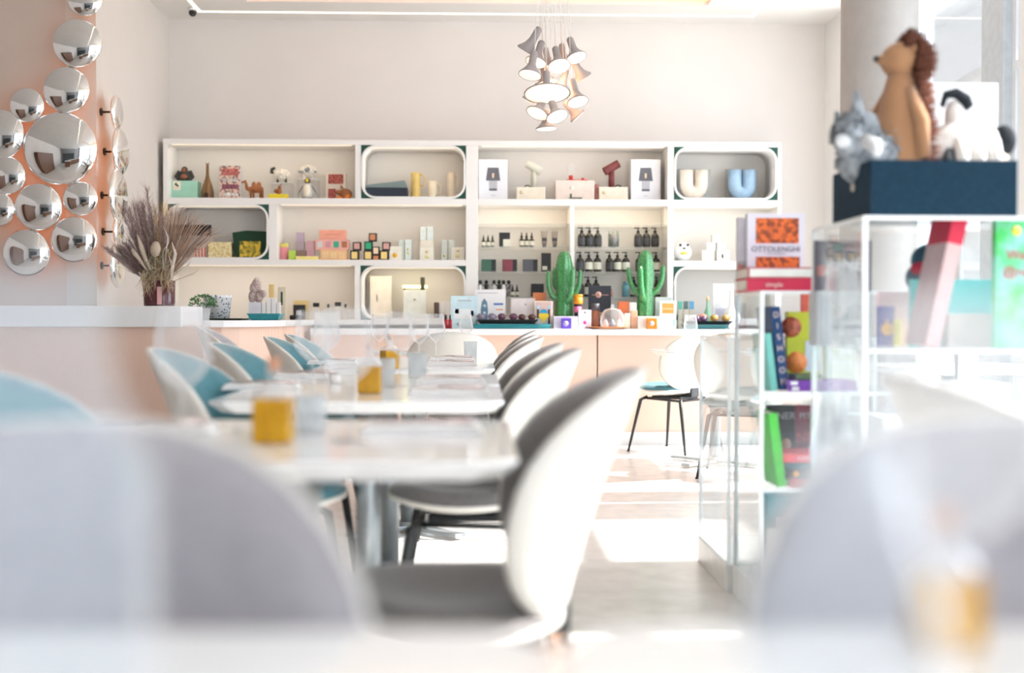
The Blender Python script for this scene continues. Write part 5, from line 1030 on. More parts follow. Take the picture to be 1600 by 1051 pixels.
glasses('honey coloured round sunglasses on the right black tray', 1125, zr, YC-0.03, 0.030, yl_, yl_, wide=27)
t = placed('green_bottle', 'pale green bottle standing behind the right sunglasses', 'bottle', 1106, CZ, YC+0.20); MB().lathe([(0.001, 0), (0.026, 0), (0.027, 0.13), (0.012, 0.17), (0.011, 0.22)], 20).build('bottle_body', cm('pale_green_glass', 0.30, 0.55, 0.38, 0.2), t); MB().cyl(0.012, 0.22, 0.255, 14).build('stopper', cm('straw_stopper', 0.75, 0.58, 0.30), t)
t = placed('round_brush', 'round salmon coloured puff behind the purple sunglasses', 'ornament', 1098, CZ, YC+0.12); MB().cyl(0.035, 0, 0.06, 18).build('base', whitem, t); MB().blob((0, 0, 0.085), (0.04, 0.03, 0.035)).build('puff', cm('salmon', 0.75, 0.32, 0.24), t)
g = goods('framed_print', 'large white framed print in the lower right niche', 'picture', 1114, 443, 1146, YC+0.24, CZ, 0.02, cm('frame_white', 0.84, 0.84, 0.85)); decal(g, 0.12, 0.08, 0.95, 0.45, cm('lilac_print', 0.60, 0.60, 0.72))
t = placed('white_vase', 'rounded white vase before the large white print', 'vase', 1143, CZ, YC+0.14); MB().lathe([(0.03, 0), (0.06, 0.04), (0.072, 0.09), (0.05, 0.14), (0.022, 0.18), (0.016, 0.26), (0.018, 0.30)], 28).build('vase_body', ctop, t)
for k, (x0, x1, yt, s) in enumerate(((693, 700, 488, 'small dark red bottle behind the wine glasses, left'), (701, 707, 486, 'small dark red bottle beside the blue book'))):
    t = placed('red_bottle', s, 'bottle', (x0+x1)/2, CZ, YC+0.03); MB().cyl(0.016, 0, 0.07, 14).build('bottle_body', cm('dark_red_glass', 0.45, 0.02, 0.04, 0.25), t); MB().cyl(0.010, 0.07, 0.105, 12).build('cap', blackm, t)

# ================================================================== DRIED FLOWERS
VY = 7.46; vx = U(249, 470, VY).x
t = thing('flower_vase', 'dark plum glass vase with a pink streak on the raised counter', 'vase', (vx, VY, 1.033))
MB().lathe([(0.001, 0), (0.092, 0), (0.095, 0.02), (0.098, 0.16), (0.094, 0.16), (0.09, 0.022), (0.001, 0.02)], 30, cap=False).build('vase_body', cm('plum_glass', 0.10, 0.025, 0.035, 0.12, coat=0.4), t)
MB().box(0.012, 0.04, -0.0985, -0.0945, 0.01, 0.12, 0.002).build('pink_streak', cm('pink_glass', 0.75, 0.42, 0.42, 0.2), t)
b_ = thing('dried_bouquet', 'large bouquet of dried mauve pampas, palm spears and seed heads', 'flowers', (vx, VY, 1.033+0.03))
r2 = random.Random(11); zc = 0.12
pamp = cm('mauve_pampas', 0.36, 0.25, 0.235, 0.95, var=0.35, scale=50); straw = cm('straw', 0.58, 0.43, 0.28, 0.9, var=0.3, scale=40); pstraw = cm('pale_dried_leaf', 0.58, 0.50, 0.42, 0.9, var=0.2); spear = cm('tan_palm', 0.60, 0.40, 0.29, 0.9, var=0.25); sage = cm('dry_sage', 0.42, 0.40, 0.24, 0.9)
PX = VY/FPX
def pv(px, py, dy=0.0): return Vector(((px-249)*PX, dy, (475-py)*PX))
def strands(name, m, base, targets, n, spread, rad, curl=0.02, fuzz=0, seed=1):
    q = random.Random(seed); mb = MB()
    for k in range(n):
        T = q.choice(targets); tp = pv(T[0]+q.gauss(0, spread), T[1]+q.gauss(0, spread), q.uniform(-0.12, 0.12)); b0 = Vector((q.uniform(-.05, .05), q.uniform(-.05, .05), q.uniform(0.0, 0.05)))
        mid = b0.lerp(tp, 0.5)+Vector((q.uniform(-curl, curl), q.uniform(-curl, curl), 0.03)); mb.tube([b0, mid, tp], [rad, rad*0.8, rad*0.3], 4)
        if fuzz:
            for j in range(fuzz):
                u = q.uniform(0.42, 1.0); p = b0.lerp(tp, u)+Vector((0, 0, 0.02*(1-u))); d = (tp-b0).normalized()*0.05+Vector((q.uniform(-.04, .04), q.uniform(-.04, .04), q.uniform(-.02, .03)))
                d *= q.uniform(.6, 1.2); s_ = d.orthogonal().normalized()*0.0009; mb.add([p+s_, p-s_, p+d], [(0, 1, 2)], 0, True)
    return mb.build(name, m, b_)
strands('pampas_plume', pamp, 0, [(215, 330), (225, 345), (240, 325)], 16, 9, 0.0012, fuzz=260, seed=2); strands('pampas_plume', pamp, 0, [(195, 390), (186, 395), (200, 375)], 14, 8, 0.0012, fuzz=240, seed=3)
strands('pampas_plume', pamp, 0, [(235, 350), (220, 370), (250, 350)], 14, 9, 0.0012, fuzz=240, seed=4); strands('tall_grass', straw, 0, [(215, 305), (232, 300), (238, 310), (205, 330)], 14, 5, 0.0016, 0.05, seed=5)
strands('wheat_ears', cm('golden_wheat', 0.62, 0.42, 0.18, 0.9), 0, [(256, 330), (262, 335)], 10, 5, 0.0015, fuzz=60, seed=6)
mb = MB(); q = random.Random(9)
for k in range(70):
    a = k/69.0; tx = 262+88*a+q.uniform(-4, 4); ty = 332-8*math.sin(a*PI)+42*a**1.6+q.uniform(-8, 8); tp = pv(tx, ty, q.uniform(-.05, .03)); b0 = Vector((0.03, 0, 0.12)); mid = b0.lerp(tp, 0.6)+Vector((0.0, 0, 0.035)); mid2 = b0.lerp(tp, .85)+Vector((0, 0, .03))
    mb.tube([b0, mid, mid2, tp], [0.004, 0.0085, 0.005, 0.0010], 4, flat=0.3)
mb.build('palm_fan', spear, b_)
mb = MB()
for (x0, y0, x1, y1, r_) in ((268, 395, 262, 360, .012), (278, 420, 275, 385, .014), (285, 430, 305, 412, .012), (262, 400, 270, 372, .009), (275, 440, 270, 405, .013), (290, 440, 318, 425, .010)):
    A = pv(x0, y0, -0.12); B = pv(x1, y1, -0.10); mid = A.lerp(B, .5)+Vector((0.02, -.01, 0)); mb.tube([pv(258, 450, -0.05), A, mid, B], [0.002, r_*.7, r_, 0.002], 6, flat=0.35)
mb.build('curled_leaf', pstraw, b_)
for (px, py, w_, h_) in ((252, 396, 8, 12),):
    c_ = pv(px, py, -0.13); mb = MB().blob(c_, (w_*PX, w_*PX, h_*PX), rot=(0, 0.1, 0)); mb.tube([pv(250, 450, -.03), pv(250, 420, -.11), c_], 0.003, 5); mb.build('banksia_head', cm('banksia', 0.50, 0.40, 0.31, 0.95, bump=1, scale=150), b_)
for (x0, y0, x1, y1) in ((236, 410, 224, 374), (226, 410, 215, 396)):
    MB().tube([pv(248, 450, -.03), pv(x0, y0, -.12), pv((x0+x1)/2, (y0+y1)/2, -.125), pv(x1, y1, -.12)], [0.002, 0.012, 0.016, 0.003], 8).build('seed_spike', cm('pale_spike', 0.58, 0.48, 0.38, 0.95, bump=1, scale=120), b_)
mb = MB(); q = random.Random(21)
for k in range(34):
    p = pv(q.uniform(228, 268), q.uniform(398, 440), q.uniform(-.12, -.04)); mb.tube([p, p+Vector((q.uniform(-.02, .02), -.01, q.uniform(-.02, .02))), p+Vector((q.uniform(-.04, .04), -.01, q.uniform(-.04, .03)))], [0.004, 0.005, 0.001], 5)
mb.build('sage_leaves', sage, b_)
mb = MB()
for k in range(260):
    x = q.uniform(-.085, .085); p = Vector((x, q.uniform(-.10, .02), q.uniform(.14, .20))); mb.tube([p, p+Vector((q.uniform(-.02, .02), -.03, -.03)), p+Vector((q.uniform(-.035, .035), -.03, q.uniform(-.14, -.05)))], [0.0018, 0.0016, 0.0008], 4)
for k in range(110):
    mb.tube([(q.uniform(-.06, .06), q.uniform(-.05, .05), .0), (q.uniform(-.08, .08), q.uniform(-.08, .05), .12), pv(q.uniform(222, 282), q.uniform(395, 445), q.uniform(-.1, .05))], 0.0016, 4)
mb.build('raffia', straw, b_)
# ================================================================== ACRYLIC BOOK UNIT (low) AND TALL ACRYLIC CASE
def acrylic(name, label, X0, X1, Y0, Y1, H, shelves, plinth, cat='display case', zbase=0.0, th=0.010, backp=True):
    t = thing(name, label, cat, ((X0+X1)/2, (Y0+Y1)/2, zbase)); hx = (X1-X0)/2; hy = (Y1-Y0)/2
    def sheet(nm, x0, x1, y0, y1, z0, z1):
        return MB().box(x0, x1, y0, y1, z0, z1).build(nm, acr, t)
    e = MB()
    sheet('side_panel', -hx, -hx+0.002+th*0, -hy+th, hy-th, plinth, H-th)
    sheet('side_panel', hx-0.002, hx, -hy+th, hy-th, plinth, H-th)
    if backp: sheet('back_panel', -hx+th, hx-th, hy-0.002, hy, plinth, H-th)
    sheet('top_panel', -hx+th, hx-th, -hy+th, hy-th, H-0.004, H)
    for z in shelves: sheet('shelf', -hx+0.004, hx-0.004, -hy+th, hy-0.004, z-0.004, z); MB().box(-hx+th, hx-th, -hy, -hy+0.004, z-th, z).build('shelf_edge', acr_edge, t)
    for (x, y, sx_, sy_) in ((-hx, -hy, 1, 1), (hx-th*1.3, -hy, 1, 1), (-hx, hy-th, 1, 1)): MB().box(x, x+th*1.3, y, y+th, plinth, H-th).build('polished_edge', acr_edge, t)
    MB().box(-hx, hx, -hy, -hy+th, H-th, H).build('polished_edge', acr_edge, t); MB().box(-hx, -hx+th, -hy+th, hy, H-th, H).build('polished_edge', acr_edge, t)
    if plinth: MB().box(-hx-0.004, hx+0.004, -hy-0.004, hy+0.004, 0, plinth, 0.004).build('plinth', mat('frosted_white_plinth', (0.80, 0.79, 0.76), 0.35), t)
    return t
AX0, AX1, AY0, AY1 = 0.890, 1.42, 3.74, 4.12
ZA = 1.055; ZA1 = 0.733; ZA2 = 0.424
acrylic('acrylic_bookcase', 'clear acrylic bookcase of cookery books, in front of the cream chair', AX0, AX1, AY0, AY1, ZA, [ZA1, ZA2], 0.10)
acrylic('acrylic_cabinet', 'lower empty clear acrylic cabinet behind the bookcase', 0.872, 1.40, 4.14, 4.68, 0.90, [0.637], 0.10)
BX0, BX1, BY0, BY1 = 1.003, 1.80, 3.08, 3.56
ZBt = 1.237; ZBs = 0.887
acrylic('acrylic_case', 'tall clear acrylic case at the right carrying the navy tray of soft toys', BX0, BX1, BY0, BY1, ZBt, [ZBs, 0.50], 0.10)

def book(name, label, x0, y0, x1, Y, z0, th, m, pages=None, tilt=0, cat='book', h=None, lean=0):
    """book standing with its cover to the room; page block showing"""
    A = U(x0, y0, Y); B = U(x1, y0, Y); wd_ = B.x-A.x; hh = h if h else A.z-z0
    t = thing(name, label, cat, ((A.x+B.x)/2, Y, z0)); t.rotation_euler = (lean, tilt, 0)
    mb = MB().box(-wd_/2, wd_/2, 0, 0.003, 0, hh, 0.0008); mb.box(-wd_/2, wd_/2, th-0.003, th, 0, hh, 0.0008); mb.box(-wd_/2, -wd_/2+0.004, 0.0031, th-0.0031, 0, hh); mb.build('cover', m, t)
    MB().box(-wd_/2+0.005, wd_/2-0.004, 0.0034, th-0.0034, 0.003, hh-0.003).build('pages', pages or cm('book_pages', 0.80, 0.76, 0.68), t)
    DIM[t.name] = (wd_, hh, th); return t
def flat_book(label, x0, x1, Y, z0, th, m, dp=0.20, name='book', lab=None, rz=0):
    A = U(x0, 500, Y); B = U(x1, 500, Y); w_ = B.x-A.x; t = thing(name, label, 'book', ((A.x+B.x)/2, Y+dp/2, z0), rz)
    mb = MB().box(-w_/2, w_/2, -dp/2, dp/2, 0, 0.003, 0.0008); mb.box(-w_/2, w_/2, -dp/2, dp/2, th-0.003, th, 0.0008); mb.box(-w_/2, w_/2, -dp/2, -dp/2+0.003, 0.0031, th-0.0031); mb.build('cover', m, t)
    MB().box(-w_/2+0.004, w_/2-0.004, -dp/2+0.0035, dp/2-0.004, 0.0034, th-0.0034).build('pages', cm('book_pages', 0.80, 0.76, 0.68), t)
    if lab: text_mesh(lab[0], lab[1], lab[2], t, (lab[3]*w_, -dp/2-0.0008, th/2))
    DIM[t.name] = (w_, th, dp); return t
ink_g = cm('ink_grey', 0.30, 0.30, 0.33); ink_w = cm('ink_white', 0.85, 0.85, 0.86); ink_p = cm('ink_pale_pink', 0.85, 0.66, 0.60)
lilc = cm('lilac_white_cover', 0.74, 0.72, 0.80, var=0.02); tomato = cm('tomato_photo', 0.78, 0.16, 0.03, kind='cells', scale=70, col2=(0.30, 0.06, 0.02)); 
z1b = ZA+0.0006; YK = 3.80
# two lying books, then three standing ones behind
fb = flat_book('red cookery book with white page edges lying on the acrylic bookcase, lower of two', 1167, 1292, YK, z1b, 0.040, cm('crimson_cover', 0.62, 0.03, 0.08), 0.19, lab=('simple', 0.022, ink_p, -0.16))
fb2 = flat_book('book with wide white page edges and thin red cover lying on the crimson one', 1169, 1290, YK, z1b+0.0405, 0.036, cm('thin_red_cover', 0.55, 0.10, 0.12), 0.19)
w_, th_, dp_ = DIM[fb2.name]; MB().box(-w_/2+0.004, w_/2-0.004, -dp_/2-0.0012, -dp_/2-0.0002, 0.005, th_-0.005).build('page_edges', cm('book_pages_edge', 0.84, 0.82, 0.76), fb2)
bk = book('cookbook', 'lilac white cookbook with tomato photographs and grey title, standing upright', 1168, 333, 1257, 4.005, z1b, 0.030, lilc)
w_, h_, _ = DIM[bk.name]
decal(bk, 0.15, 0.62, 0.90, 0.94, tomato, 'tomato_photo'); decal(bk, 0.15, 0.10, 0.92, 0.45, tomato, 'tomato_photo')
text_mesh('OTTOLENGHI', 0.0265, cm('title_ink', 0.16, 0.16, 0.20), bk, (0.0, -0.001, h_*0.545)); text_mesh('THE COOKBOOK', 0.008, ink_g, bk, (0.0, -0.001, h_*0.487), name='subtitle')
b2 = book('cookbook', 'pale book with a blue drawing, standing behind the tomato cookbook at the left', 1153, 340, 1196, 4.045, z1b, 0.028, cm('pale_lilac_cover', 0.66, 0.64, 0.70)); decal(b2, 0.0, 0.0, 0.3, 0.42, cm('blue_drawing', 0.45, 0.45, 0.48, kind='cells', scale=40, col2=(0.5, 0.16, 0.10)))
# middle shelf
z2b = ZA1+0.0006
def leaning(name, label, x_top, x_bot, y_top, Y, z0, wdt, th, m, letters=None, lm=None, ls=0.028, pageside=None):
    """narrow spine facing us, leaning sideways"""
    T = U(x_top, y_top, Y); B = U(x_bot, 600, Y); hh = T.z-z0; ang = math.atan2(T.x-B.x, hh); L_ = hh/math.cos(ang)-abs(math.sin(ang))*th
    t = thing(name, label, 'book', (B.x, Y, z0+abs(math.sin(ang))*th/2)); t.rotation_euler = (0, ang, 0)
    mb = MB().box(-th/2, -th/2+0.003, 0, wdt, 0, L_, 0.0008); mb.box(th/2-0.003, th/2, 0, wdt, 0, L_, 0.0008); mb.box(-th/2+0.0031, th/2-0.0031, 0, 0.003, 0, L_); mb.build('cover', m, t)
    MB().box(-th/2+0.0034, th/2-0.0034, 0.0034, wdt-0.004, 0.003, L_-0.003).build('pages', cm('book_pages', 0.80, 0.76, 0.68), t)
    if letters:
        n = len(letters)
        for k, ch in enumerate(letters): text_mesh(ch, ls, lm, t, (0, -0.0008, L_*(0.90-0.80*k/(n-1))), name='letter')
    return t
leaning('cookbook', 'navy cookbook whose spine reads DISHOOM, leaning on the middle shelf', 1211, 1226, 478, 3.80, z2b, 0.20, 0.032, cm('navy_cover', 0.012, 0.055, 0.17), 'DISHOOM', ink_p, 0.026)
leaning('cookbook', 'turquoise cookbook leaning left of the navy one', 1199.5, 1210, 520, 3.79, z2b, 0.18, 0.022, cm('turquoise_cover', 0.20, 0.58, 0.52))
bk = book('cookbook', 'lime green cookbook with orange fruit circles on the middle shelf', 1230, 487, 1282, 3.93, z2b, 0.030, cm('lime_cover', 0.56, 0.60, 0.04))
disc(bk, 0.12, 0.80, 0.035, cm('pomegranate_circle', 0.48, 0.12, 0.05, kind='cells', scale=100, col2=(0.25, 0.05, 0.03))); disc(bk, 0.28, 0.34, 0.036, cm('orange_slice', 0.82, 0.28, 0.06, kind='cells', scale=100, col2=(0.66, 0.18, 0.05))); decal(bk, 0.55, 0.22, 0.98, 0.62, cm('pale_blue_label', 0.66, 0.74, 0.80)); decal(bk, 0.0, 0.0, 1, 0.17, cm('mustard_band', 0.72, 0.50, 0.03))
bk = book('cookbook', 'coral red book standing at the back of the middle shelf', 1253, 455, 1278, 4.05, z2b, 0.02, cm('coral_red_cover', 0.78, 0.14, 0.10)); decal(bk, 0.4, 0.5, 0.9, 0.9, cm('orange_patch', 0.85, 0.40, 0.15))
fbp = flat_book('violet paperback lying at the bottom of the small pile, middle shelf', 1232, 1340, 3.765, z2b, 0.017, cm('violet_cover', 0.20, 0.05, 0.40), 0.14); fbp2 = flat_book('violet paperback lying on the other violet one, middle shelf', 1230, 1338, 3.765, z2b+0.0175, 0.017, cm('violet_cover', 0.20, 0.05, 0.40), 0.14)
for q_ in (fbp, fbp2): w_, th_, dp_ = DIM[q_.name]; MB().box(-w_/2+0.012, -w_/2+0.035, -dp_/2-0.001, -dp_/2, 0.003, th_-0.003).build('white_spine_patch', ink_w, q_)
flat_book('small dark and lime book on top of the violet paperbacks', 1245, 1285, 3.78, z2b+0.0352, 0.018, cm('dark_lime_cover', 0.10, 0.16, 0.07), 0.12)
bk = book('cookbook', 'pale green and white book at the right of the middle shelf', 1290, 497, 1336, 3.96, z2b, 0.03, cm('pale_green_cover', 0.62, 0.70, 0.58)); decal(bk, 0.1, 0.25, 0.9, 0.7, cm('white_leaf_print', 0.80, 0.84, 0.82, kind='cells', scale=50, col2=(0.55, 0.68, 0.5)))
# lower shelf
z3b = ZA2+0.0006
leaning('cookbook', 'bright green book leaning at the left of the lower shelf', 1207, 1223, 645, 3.78, z3b, 0.17, 0.030, cm('bright_green_cover', 0.08, 0.62, 0.06))
f1 = flat_book('red hardback with white title at the bottom of the lower pile', 1236, 1345, 3.775, z3b, 0.027, cm('red_cover', 0.62, 0.02, 0.04), 0.16, lab=('LOW AND SLOW', 0.020, ink_w, 0.05))
f2 = flat_book('black book with an orange dot on its spine in the lower pile', 1228, 1345, 3.775, z3b+0.0275, 0.031, cm('black_cover', 0.018, 0.02, 0.022), 0.16, lab=('pizzeria', 0.014, ink_g, 0.05))
w_, th_, dp_ = DIM[f2.name]; MB().cyl(0.010, 0, 0.001, 16, M=Matrix.Translation((-w_*0.36, -dp_/2, th_/2)) @ Matrix.Rotation(PI/2, 4, 'X')).build('orange_dot', cm('orange_dot', 0.85, 0.34, 0.02), f2)
f3 = flat_book('dark teal book in the lower pile', 1230, 1345, 3.775, z3b+0.059, 0.020, cm('dark_teal_cover', 0.02, 0.10, 0.12), 0.16)
f4 = flat_book('light red hardback with white title on top of the lower pile', 1225, 1355, 3.775, z3b+0.0795, 0.028, cm('light_red_cover', 0.78, 0.08, 0.10), 0.16, lab=('LOW AND SLOW COOKING', 0.017, ink_w, 0.08))
bk = book('cookbook', 'black book with tall white lettering at the back of the lower shelf', 1199, 633, 1242, 4.02, z3b, 0.03, cm('black_cover', 0.018, 0.02, 0.022)); w_, h_, _ = DIM[bk.name]; text_mesh('DINER', 0.034, ink_g, bk, (0.0, -0.001, h_*0.85)); disc(bk, 0.68, 0.45, 0.022, cm('face_print', 0.36, 0.18, 0.12), sx=0.8); decal(bk, 0.5, 0.05, 0.95, 0.3, cm('dish_print', 0.25, 0.12, 0.07, kind='cells', scale=60, col2=(0.05, 0.03, 0.02)))
bk = book('cookbook', 'dark red and black book with grey lettering beside it on the lower shelf', 1243, 633, 1325, 4.04, z3b, 0.03, cm('oxblood_cover', 0.14, 0.015, 0.03)); w_, h_, _ = DIM[bk.name]; text_mesh('PITT CULTS', 0.030, ink_g, bk, (0.0, -0.001, h_*0.85)); text_mesh('NEW', 0.045, cm('faded_red_ink', 0.45, 0.08, 0.10), bk, (-w_*0.2, -0.001, h_*0.55)); decal(bk, 0.25, 0.05, 0.8, 0.35, cm('dark_sketch', 0.20, 0.16, 0.17, kind='cells', scale=50, col2=(0.02, 0.02, 0.02)))
# bottom
zp3 = 0.1006
goods('teal_gift_box', 'large plain teal box in the bottom of the bookcase', 'box', 1201, 765, 1268, 3.96, zp3, 0.12, cm('teal_card', 0.14, 0.44, 0.52), h=0.265)
g = goods('lightbox_carton', 'white carton with handwritten lettering in the bottom of the bookcase', 'box', 1225, 797, 1300, 3.80, zp3, 0.12, cm('cool_white_card', 0.70, 0.76, 0.80), h=0.205, rz=0.0); word(g, 'light', 0.4, 0.62, 0.035, ink_g); word(g, 'BOX', 0.62, 0.48, 0.022, ink_g); decal(g, 0.3, 0.3, 0.8, 0.31, ink_g, 'underline')
g = goods('white_canister', 'tall white rounded canister at the foot of the bookcase', 'canister', 1199, 818, 1223, 3.77, zp3, 0.04, mat('white_enamel', (0.86, 0.86, 0.86), 0.2), bev=0.012, h=0.19)

# ------------------------------------------------------------------ inside the tall case
YB_ = 3.20; zs = ZBs+0.0006
bk = book('hardback_book', 'dark book with big white letters NE on its cover, tall case at the left', 1276, 360, 1362, 3.47, zs+0.16, 0.03, cm('slate_cover', 0.13, 0.12, 0.15), h=0.150)
w_, h_, _ = DIM[bk.name]; text_mesh('JUNE', 0.052, ink_w, bk, (0.0, -0.001, h_*0.52)); text_mesh('the taste of', 0.010, ink_w, bk, (0.02, -0.001, h_*0.82), name='subtitle'); decal(bk, 0.02, 0.3, 0.32, 0.5, cm('dull_rose', 0.45, 0.18, 0.16))
gs = goods('grey_box_set', 'grey box under the slate book in the tall case', 'box', 1276, 440, 1362, 3.45, zs, 0.08, cm('cool_grey_card', 0.50, 0.53, 0.56), h=0.1598)
t = thing('knitted_cap', 'navy and red knitted slippers under the top of the tall case', 'slippers', (U(1445, 400, 3.45).x, 3.45, zs)); 
stand = MB().cyl(0.006, 0.0, 0.165, 10); stand.cyl(0.05, 0, 0.006, 20); stand.build('stand', acr_edge, t)
mb = MB().blob((0.01, 0, 0.25), (0.05, 0.045, 0.05)); mb.blob((-0.02, 0, 0.20), (0.035, 0.04, 0.04)); mb.build('navy_knit', cm('navy_knit', 0.03, 0.08, 0.12, 0.95, bump=1, scale=120), t); MB().blob((-0.022, -0.028, 0.225), (0.03, 0.02, 0.02)).build('red_knit', cm('red_knit', 0.45, 0.02, 0.05, 0.95), t); MB().blob((-0.02, -0.02, 0.185), (0.015, 0.025, 0.025)).build('grey_patch', cm('grey_patch', 0.55, 0.58, 0.58, 0.9), t)
leaning('picture_book', 'pink book with a red top leaning steeply in the tall case', 1502, 1456, 338, 3.14, zs, 0.15, 0.040, cm('dusty_pink_cover', 0.62, 0.44, 0.44)); lb = [o for o in bpy.data.objects if o.get('label', '').startswith('pink book')][0]
Lz = max(v[2] for v in [c.co for c in lb.children[0].data.vertices]); MB().box(-0.0205, 0.0205, -0.0015, 0.151, Lz*0.80, Lz+0.001).build('red_top', cm('bright_red_print', 0.62, 0.02, 0.06), lb)
bk = book('picture_book', 'plain teal book standing behind the leaning pink one', 1424, 436, 1560, 3.36, zs, 0.02, cm('sea_green_cover', 0.10, 0.50, 0.50))
bk = book('picture_book', 'bright green picture book with red lettering at the right edge', 1556, 340, 1680, 3.14, zs, 0.025, cm('jungle_cover', 0.05, 0.50, 0.10, kind='noise', scale=14, col2=(0.30, 0.62, 0.60))); text_mesh('We', 0.035, cm('bright_red_print', 0.62, 0.02, 0.06), bk, (-0.052, -0.001, 0.25)); text_mesh('@re', 0.035, cm('bright_red_print', 0.62, 0.02, 0.06), bk, (-0.055, -0.001, 0.205)); disc(bk, 0.26, 0.90, 0.012, cm('parrot_yellow', 0.85, 0.75, 0.05)); 
bk = book('picture_book', 'royal blue and yellow picture book with an orange fruit figure', 1372, 478, 1398, 3.44, zs, 0.02, cm('royal_blue_cover', 0.06, 0.05, 0.32)); disc(bk, 0.55, 0.42, 0.019, cm('fruit_orange', 0.88, 0.45, 0.03)); disc(bk, 0.5, 0.62, 0.006, cm('fruit_orange', 0.88, 0.45, 0.03), sx=0.6)
goods('yellow_book', 'thin yellow book beside the royal blue one', 'book', 1399, 500, 1409, 3.42, zs, 0.12, cm('sun_yellow_cover', 0.88, 0.72, 0.08)); bk = book('picture_book', 'pink book behind the royal blue one', 1372, 455, 1420, 3.50, zs, 0.018, cm('soft_pink_cover', 0.78, 0.52, 0.55))
goods('grey_carton', 'grey beige carton behind the leaning pink book at the right', 'box', 1482, 490, 1560, 3.30, zs, 0.05, cm('taupe_card', 0.45, 0.43, 0.40))
goods('white_carton', 'white block carton on the low shelf of the tall case', 'box', 1380, 652, 1505, 3.16, 0.5006, 0.2, cm('soft_white_card', 0.80, 0.81, 0.82)); goods('white_carton', 'pale grey tall carton on the low shelf beside the white block', 'box', 1510, 600, 1580, 3.20, 0.5006, 0.2, cm('pale_grey_wrap', 0.66, 0.68, 0.69))
t = thing('glass_jug', 'clear glass jug on the low shelf of the tall case', 'jug', (U(1300, 600, 3.3).x, 3.3, 0.5006)); MB().lathe([(0.001, 0), (0.055, 0), (0.06, 0.10), (0.045, 0.2), (0.05, 0.26)], 28, cap=False).build('jug_body', frost, t)

# ================================================================== TRAY OF SOFT TOYS
zt0 = ZBt+0.0008; TX0 = 1.030; TX1 = 1.42; TY0 = 3.10; TY1 = 3.44; TH = 0.148
navy = mat('navy_leather', (0.008, 0.032, 0.058), 0.75, var=0.15, scale=60, bump=0.3, spec=0.2)
t = thing('toy_tray', 'navy leather tray holding soft toys on top of the tall acrylic case', 'tray', ((TX0+TX1)/2, (TY0+TY1)/2, zt0)); a = (TX1-TX0)/2; b = (TY1-TY0)/2
MB().box(-a, a, -b, b, 0, 0.006).build('bottom', navy, t)
for (x0, x1, y0, y1) in ((-a, a, -b, -b+0.006), (-a, a, b-0.006, b), (-a, -a+0.006, -b+0.0062, b-0.0062), (a-0.006, a, -b+0.0062, b-0.0062)): MB().box(x0, x1, y0, y1, 0.0062, TH).build('side', navy, t)
MB().cyl(0.012, 0, 0.003, 16, M=Matrix.Translation((-a-0.003, -0.02, TH*0.62)) @ Matrix.Rotation(PI/2, 4, 'Y')).build('metal_eyelet', cm('eyelet', 0.55, 0.53, 0.48, 0.3, metal=0.8), t)
ztray = zt0+0.0065
fill = tag(MB().box(-a+0.01, a-0.01, -b+0.01, b-0.01, 0, 0.10, 0.01).build('tissue_padding', cm('grey_tissue', 0.5, 0.5, 0.5), None, ((TX0+TX1)/2, (TY0+TY1)/2, ztray)), 'grey tissue padding in the bottom of the navy tray', 'padding')
zf = ztray+0.1005; TY = 3.28
def tuft(mb, c, d, ln, r, seg=5):
    d = Vector(d).normalized(); o1 = d.orthogonal().normalized()*r; o2 = d.cross(o1).normalized()*r; c = Vector(c)
    mb.add([c+o1, c+(-o1+o2*1.7)/2, c+(-o1-o2*1.7)/2, c+d*ln], [(0, 1, 3), (1, 2, 3), (2, 0, 3), (0, 2, 1)], 0, True)
# hedgehog: sits up, snout to the left
tan = cm('tan_plush', 0.42, 0.22, 0.11, 0.95, bump=0.8, scale=200, sheen=0.3); brn = cm('brown_spiky_fur', 0.17, 0.06, 0.035, 0.9, var=0.4, scale=90)
hx = U(1407, 150, TY).x; q = lambda px, py, dy=0.0: Vector(((px-1407)*TY/FPX, dy, U(1407, py, TY).z-zf))
t = thing('hedgehog_plush', 'brown hedgehog soft toy sitting up with its nose to the left', 'soft toy', (hx, TY, zf))
mb = MB(); mb.lathe([(0.05, 0.0), (0.084, 0.02), (0.086, 0.06), (0.075, 0.13), (0.058, 0.20), (0.042, 0.27), (0.034, 0.30), (0.001, 0.32)], 24, c=(-0.002, 0, 0)); mb.build('body', tan, t)
hc = q(1408, 95); mb = MB().blob(hc, (0.058, 0.050, 0.052)); mb.tube([hc+Vector((-0.02, 0, -0.004)), hc+Vector((-0.052, 0, 0.0)), hc+Vector((-0.066, 0, 0.002))], [0.036, 0.018, 0.010], 14); mb.build('head', tan, t)
MB().blob(hc+Vector((-0.070, 0, 0.004)), 0.0095).build('nose', gor, t)
for s in (1, -1): MB().blob(hc+Vector((-0.034, -0.026*s, 0.014)), 0.004).build('eye', gor, t)
for s in (1, -1): MB().blob(hc+Vector((0.026, -0.040*s, 0.022)), (0.015, 0.008, 0.016)).build('ear', tan, t)
for s in (1, -1): MB().tube([(0.01 if s > 0 else -0.02, -0.042*s, 0.255), (0.030 if s > 0 else -0.062, -0.078*s, 0.16), (0.034 if s > 0 else -0.095, -0.085*s, 0.06)], [0.016, 0.022, 0.018], 12).build('arm', tan, t)
mb = MB(); r3 = random.Random(4)
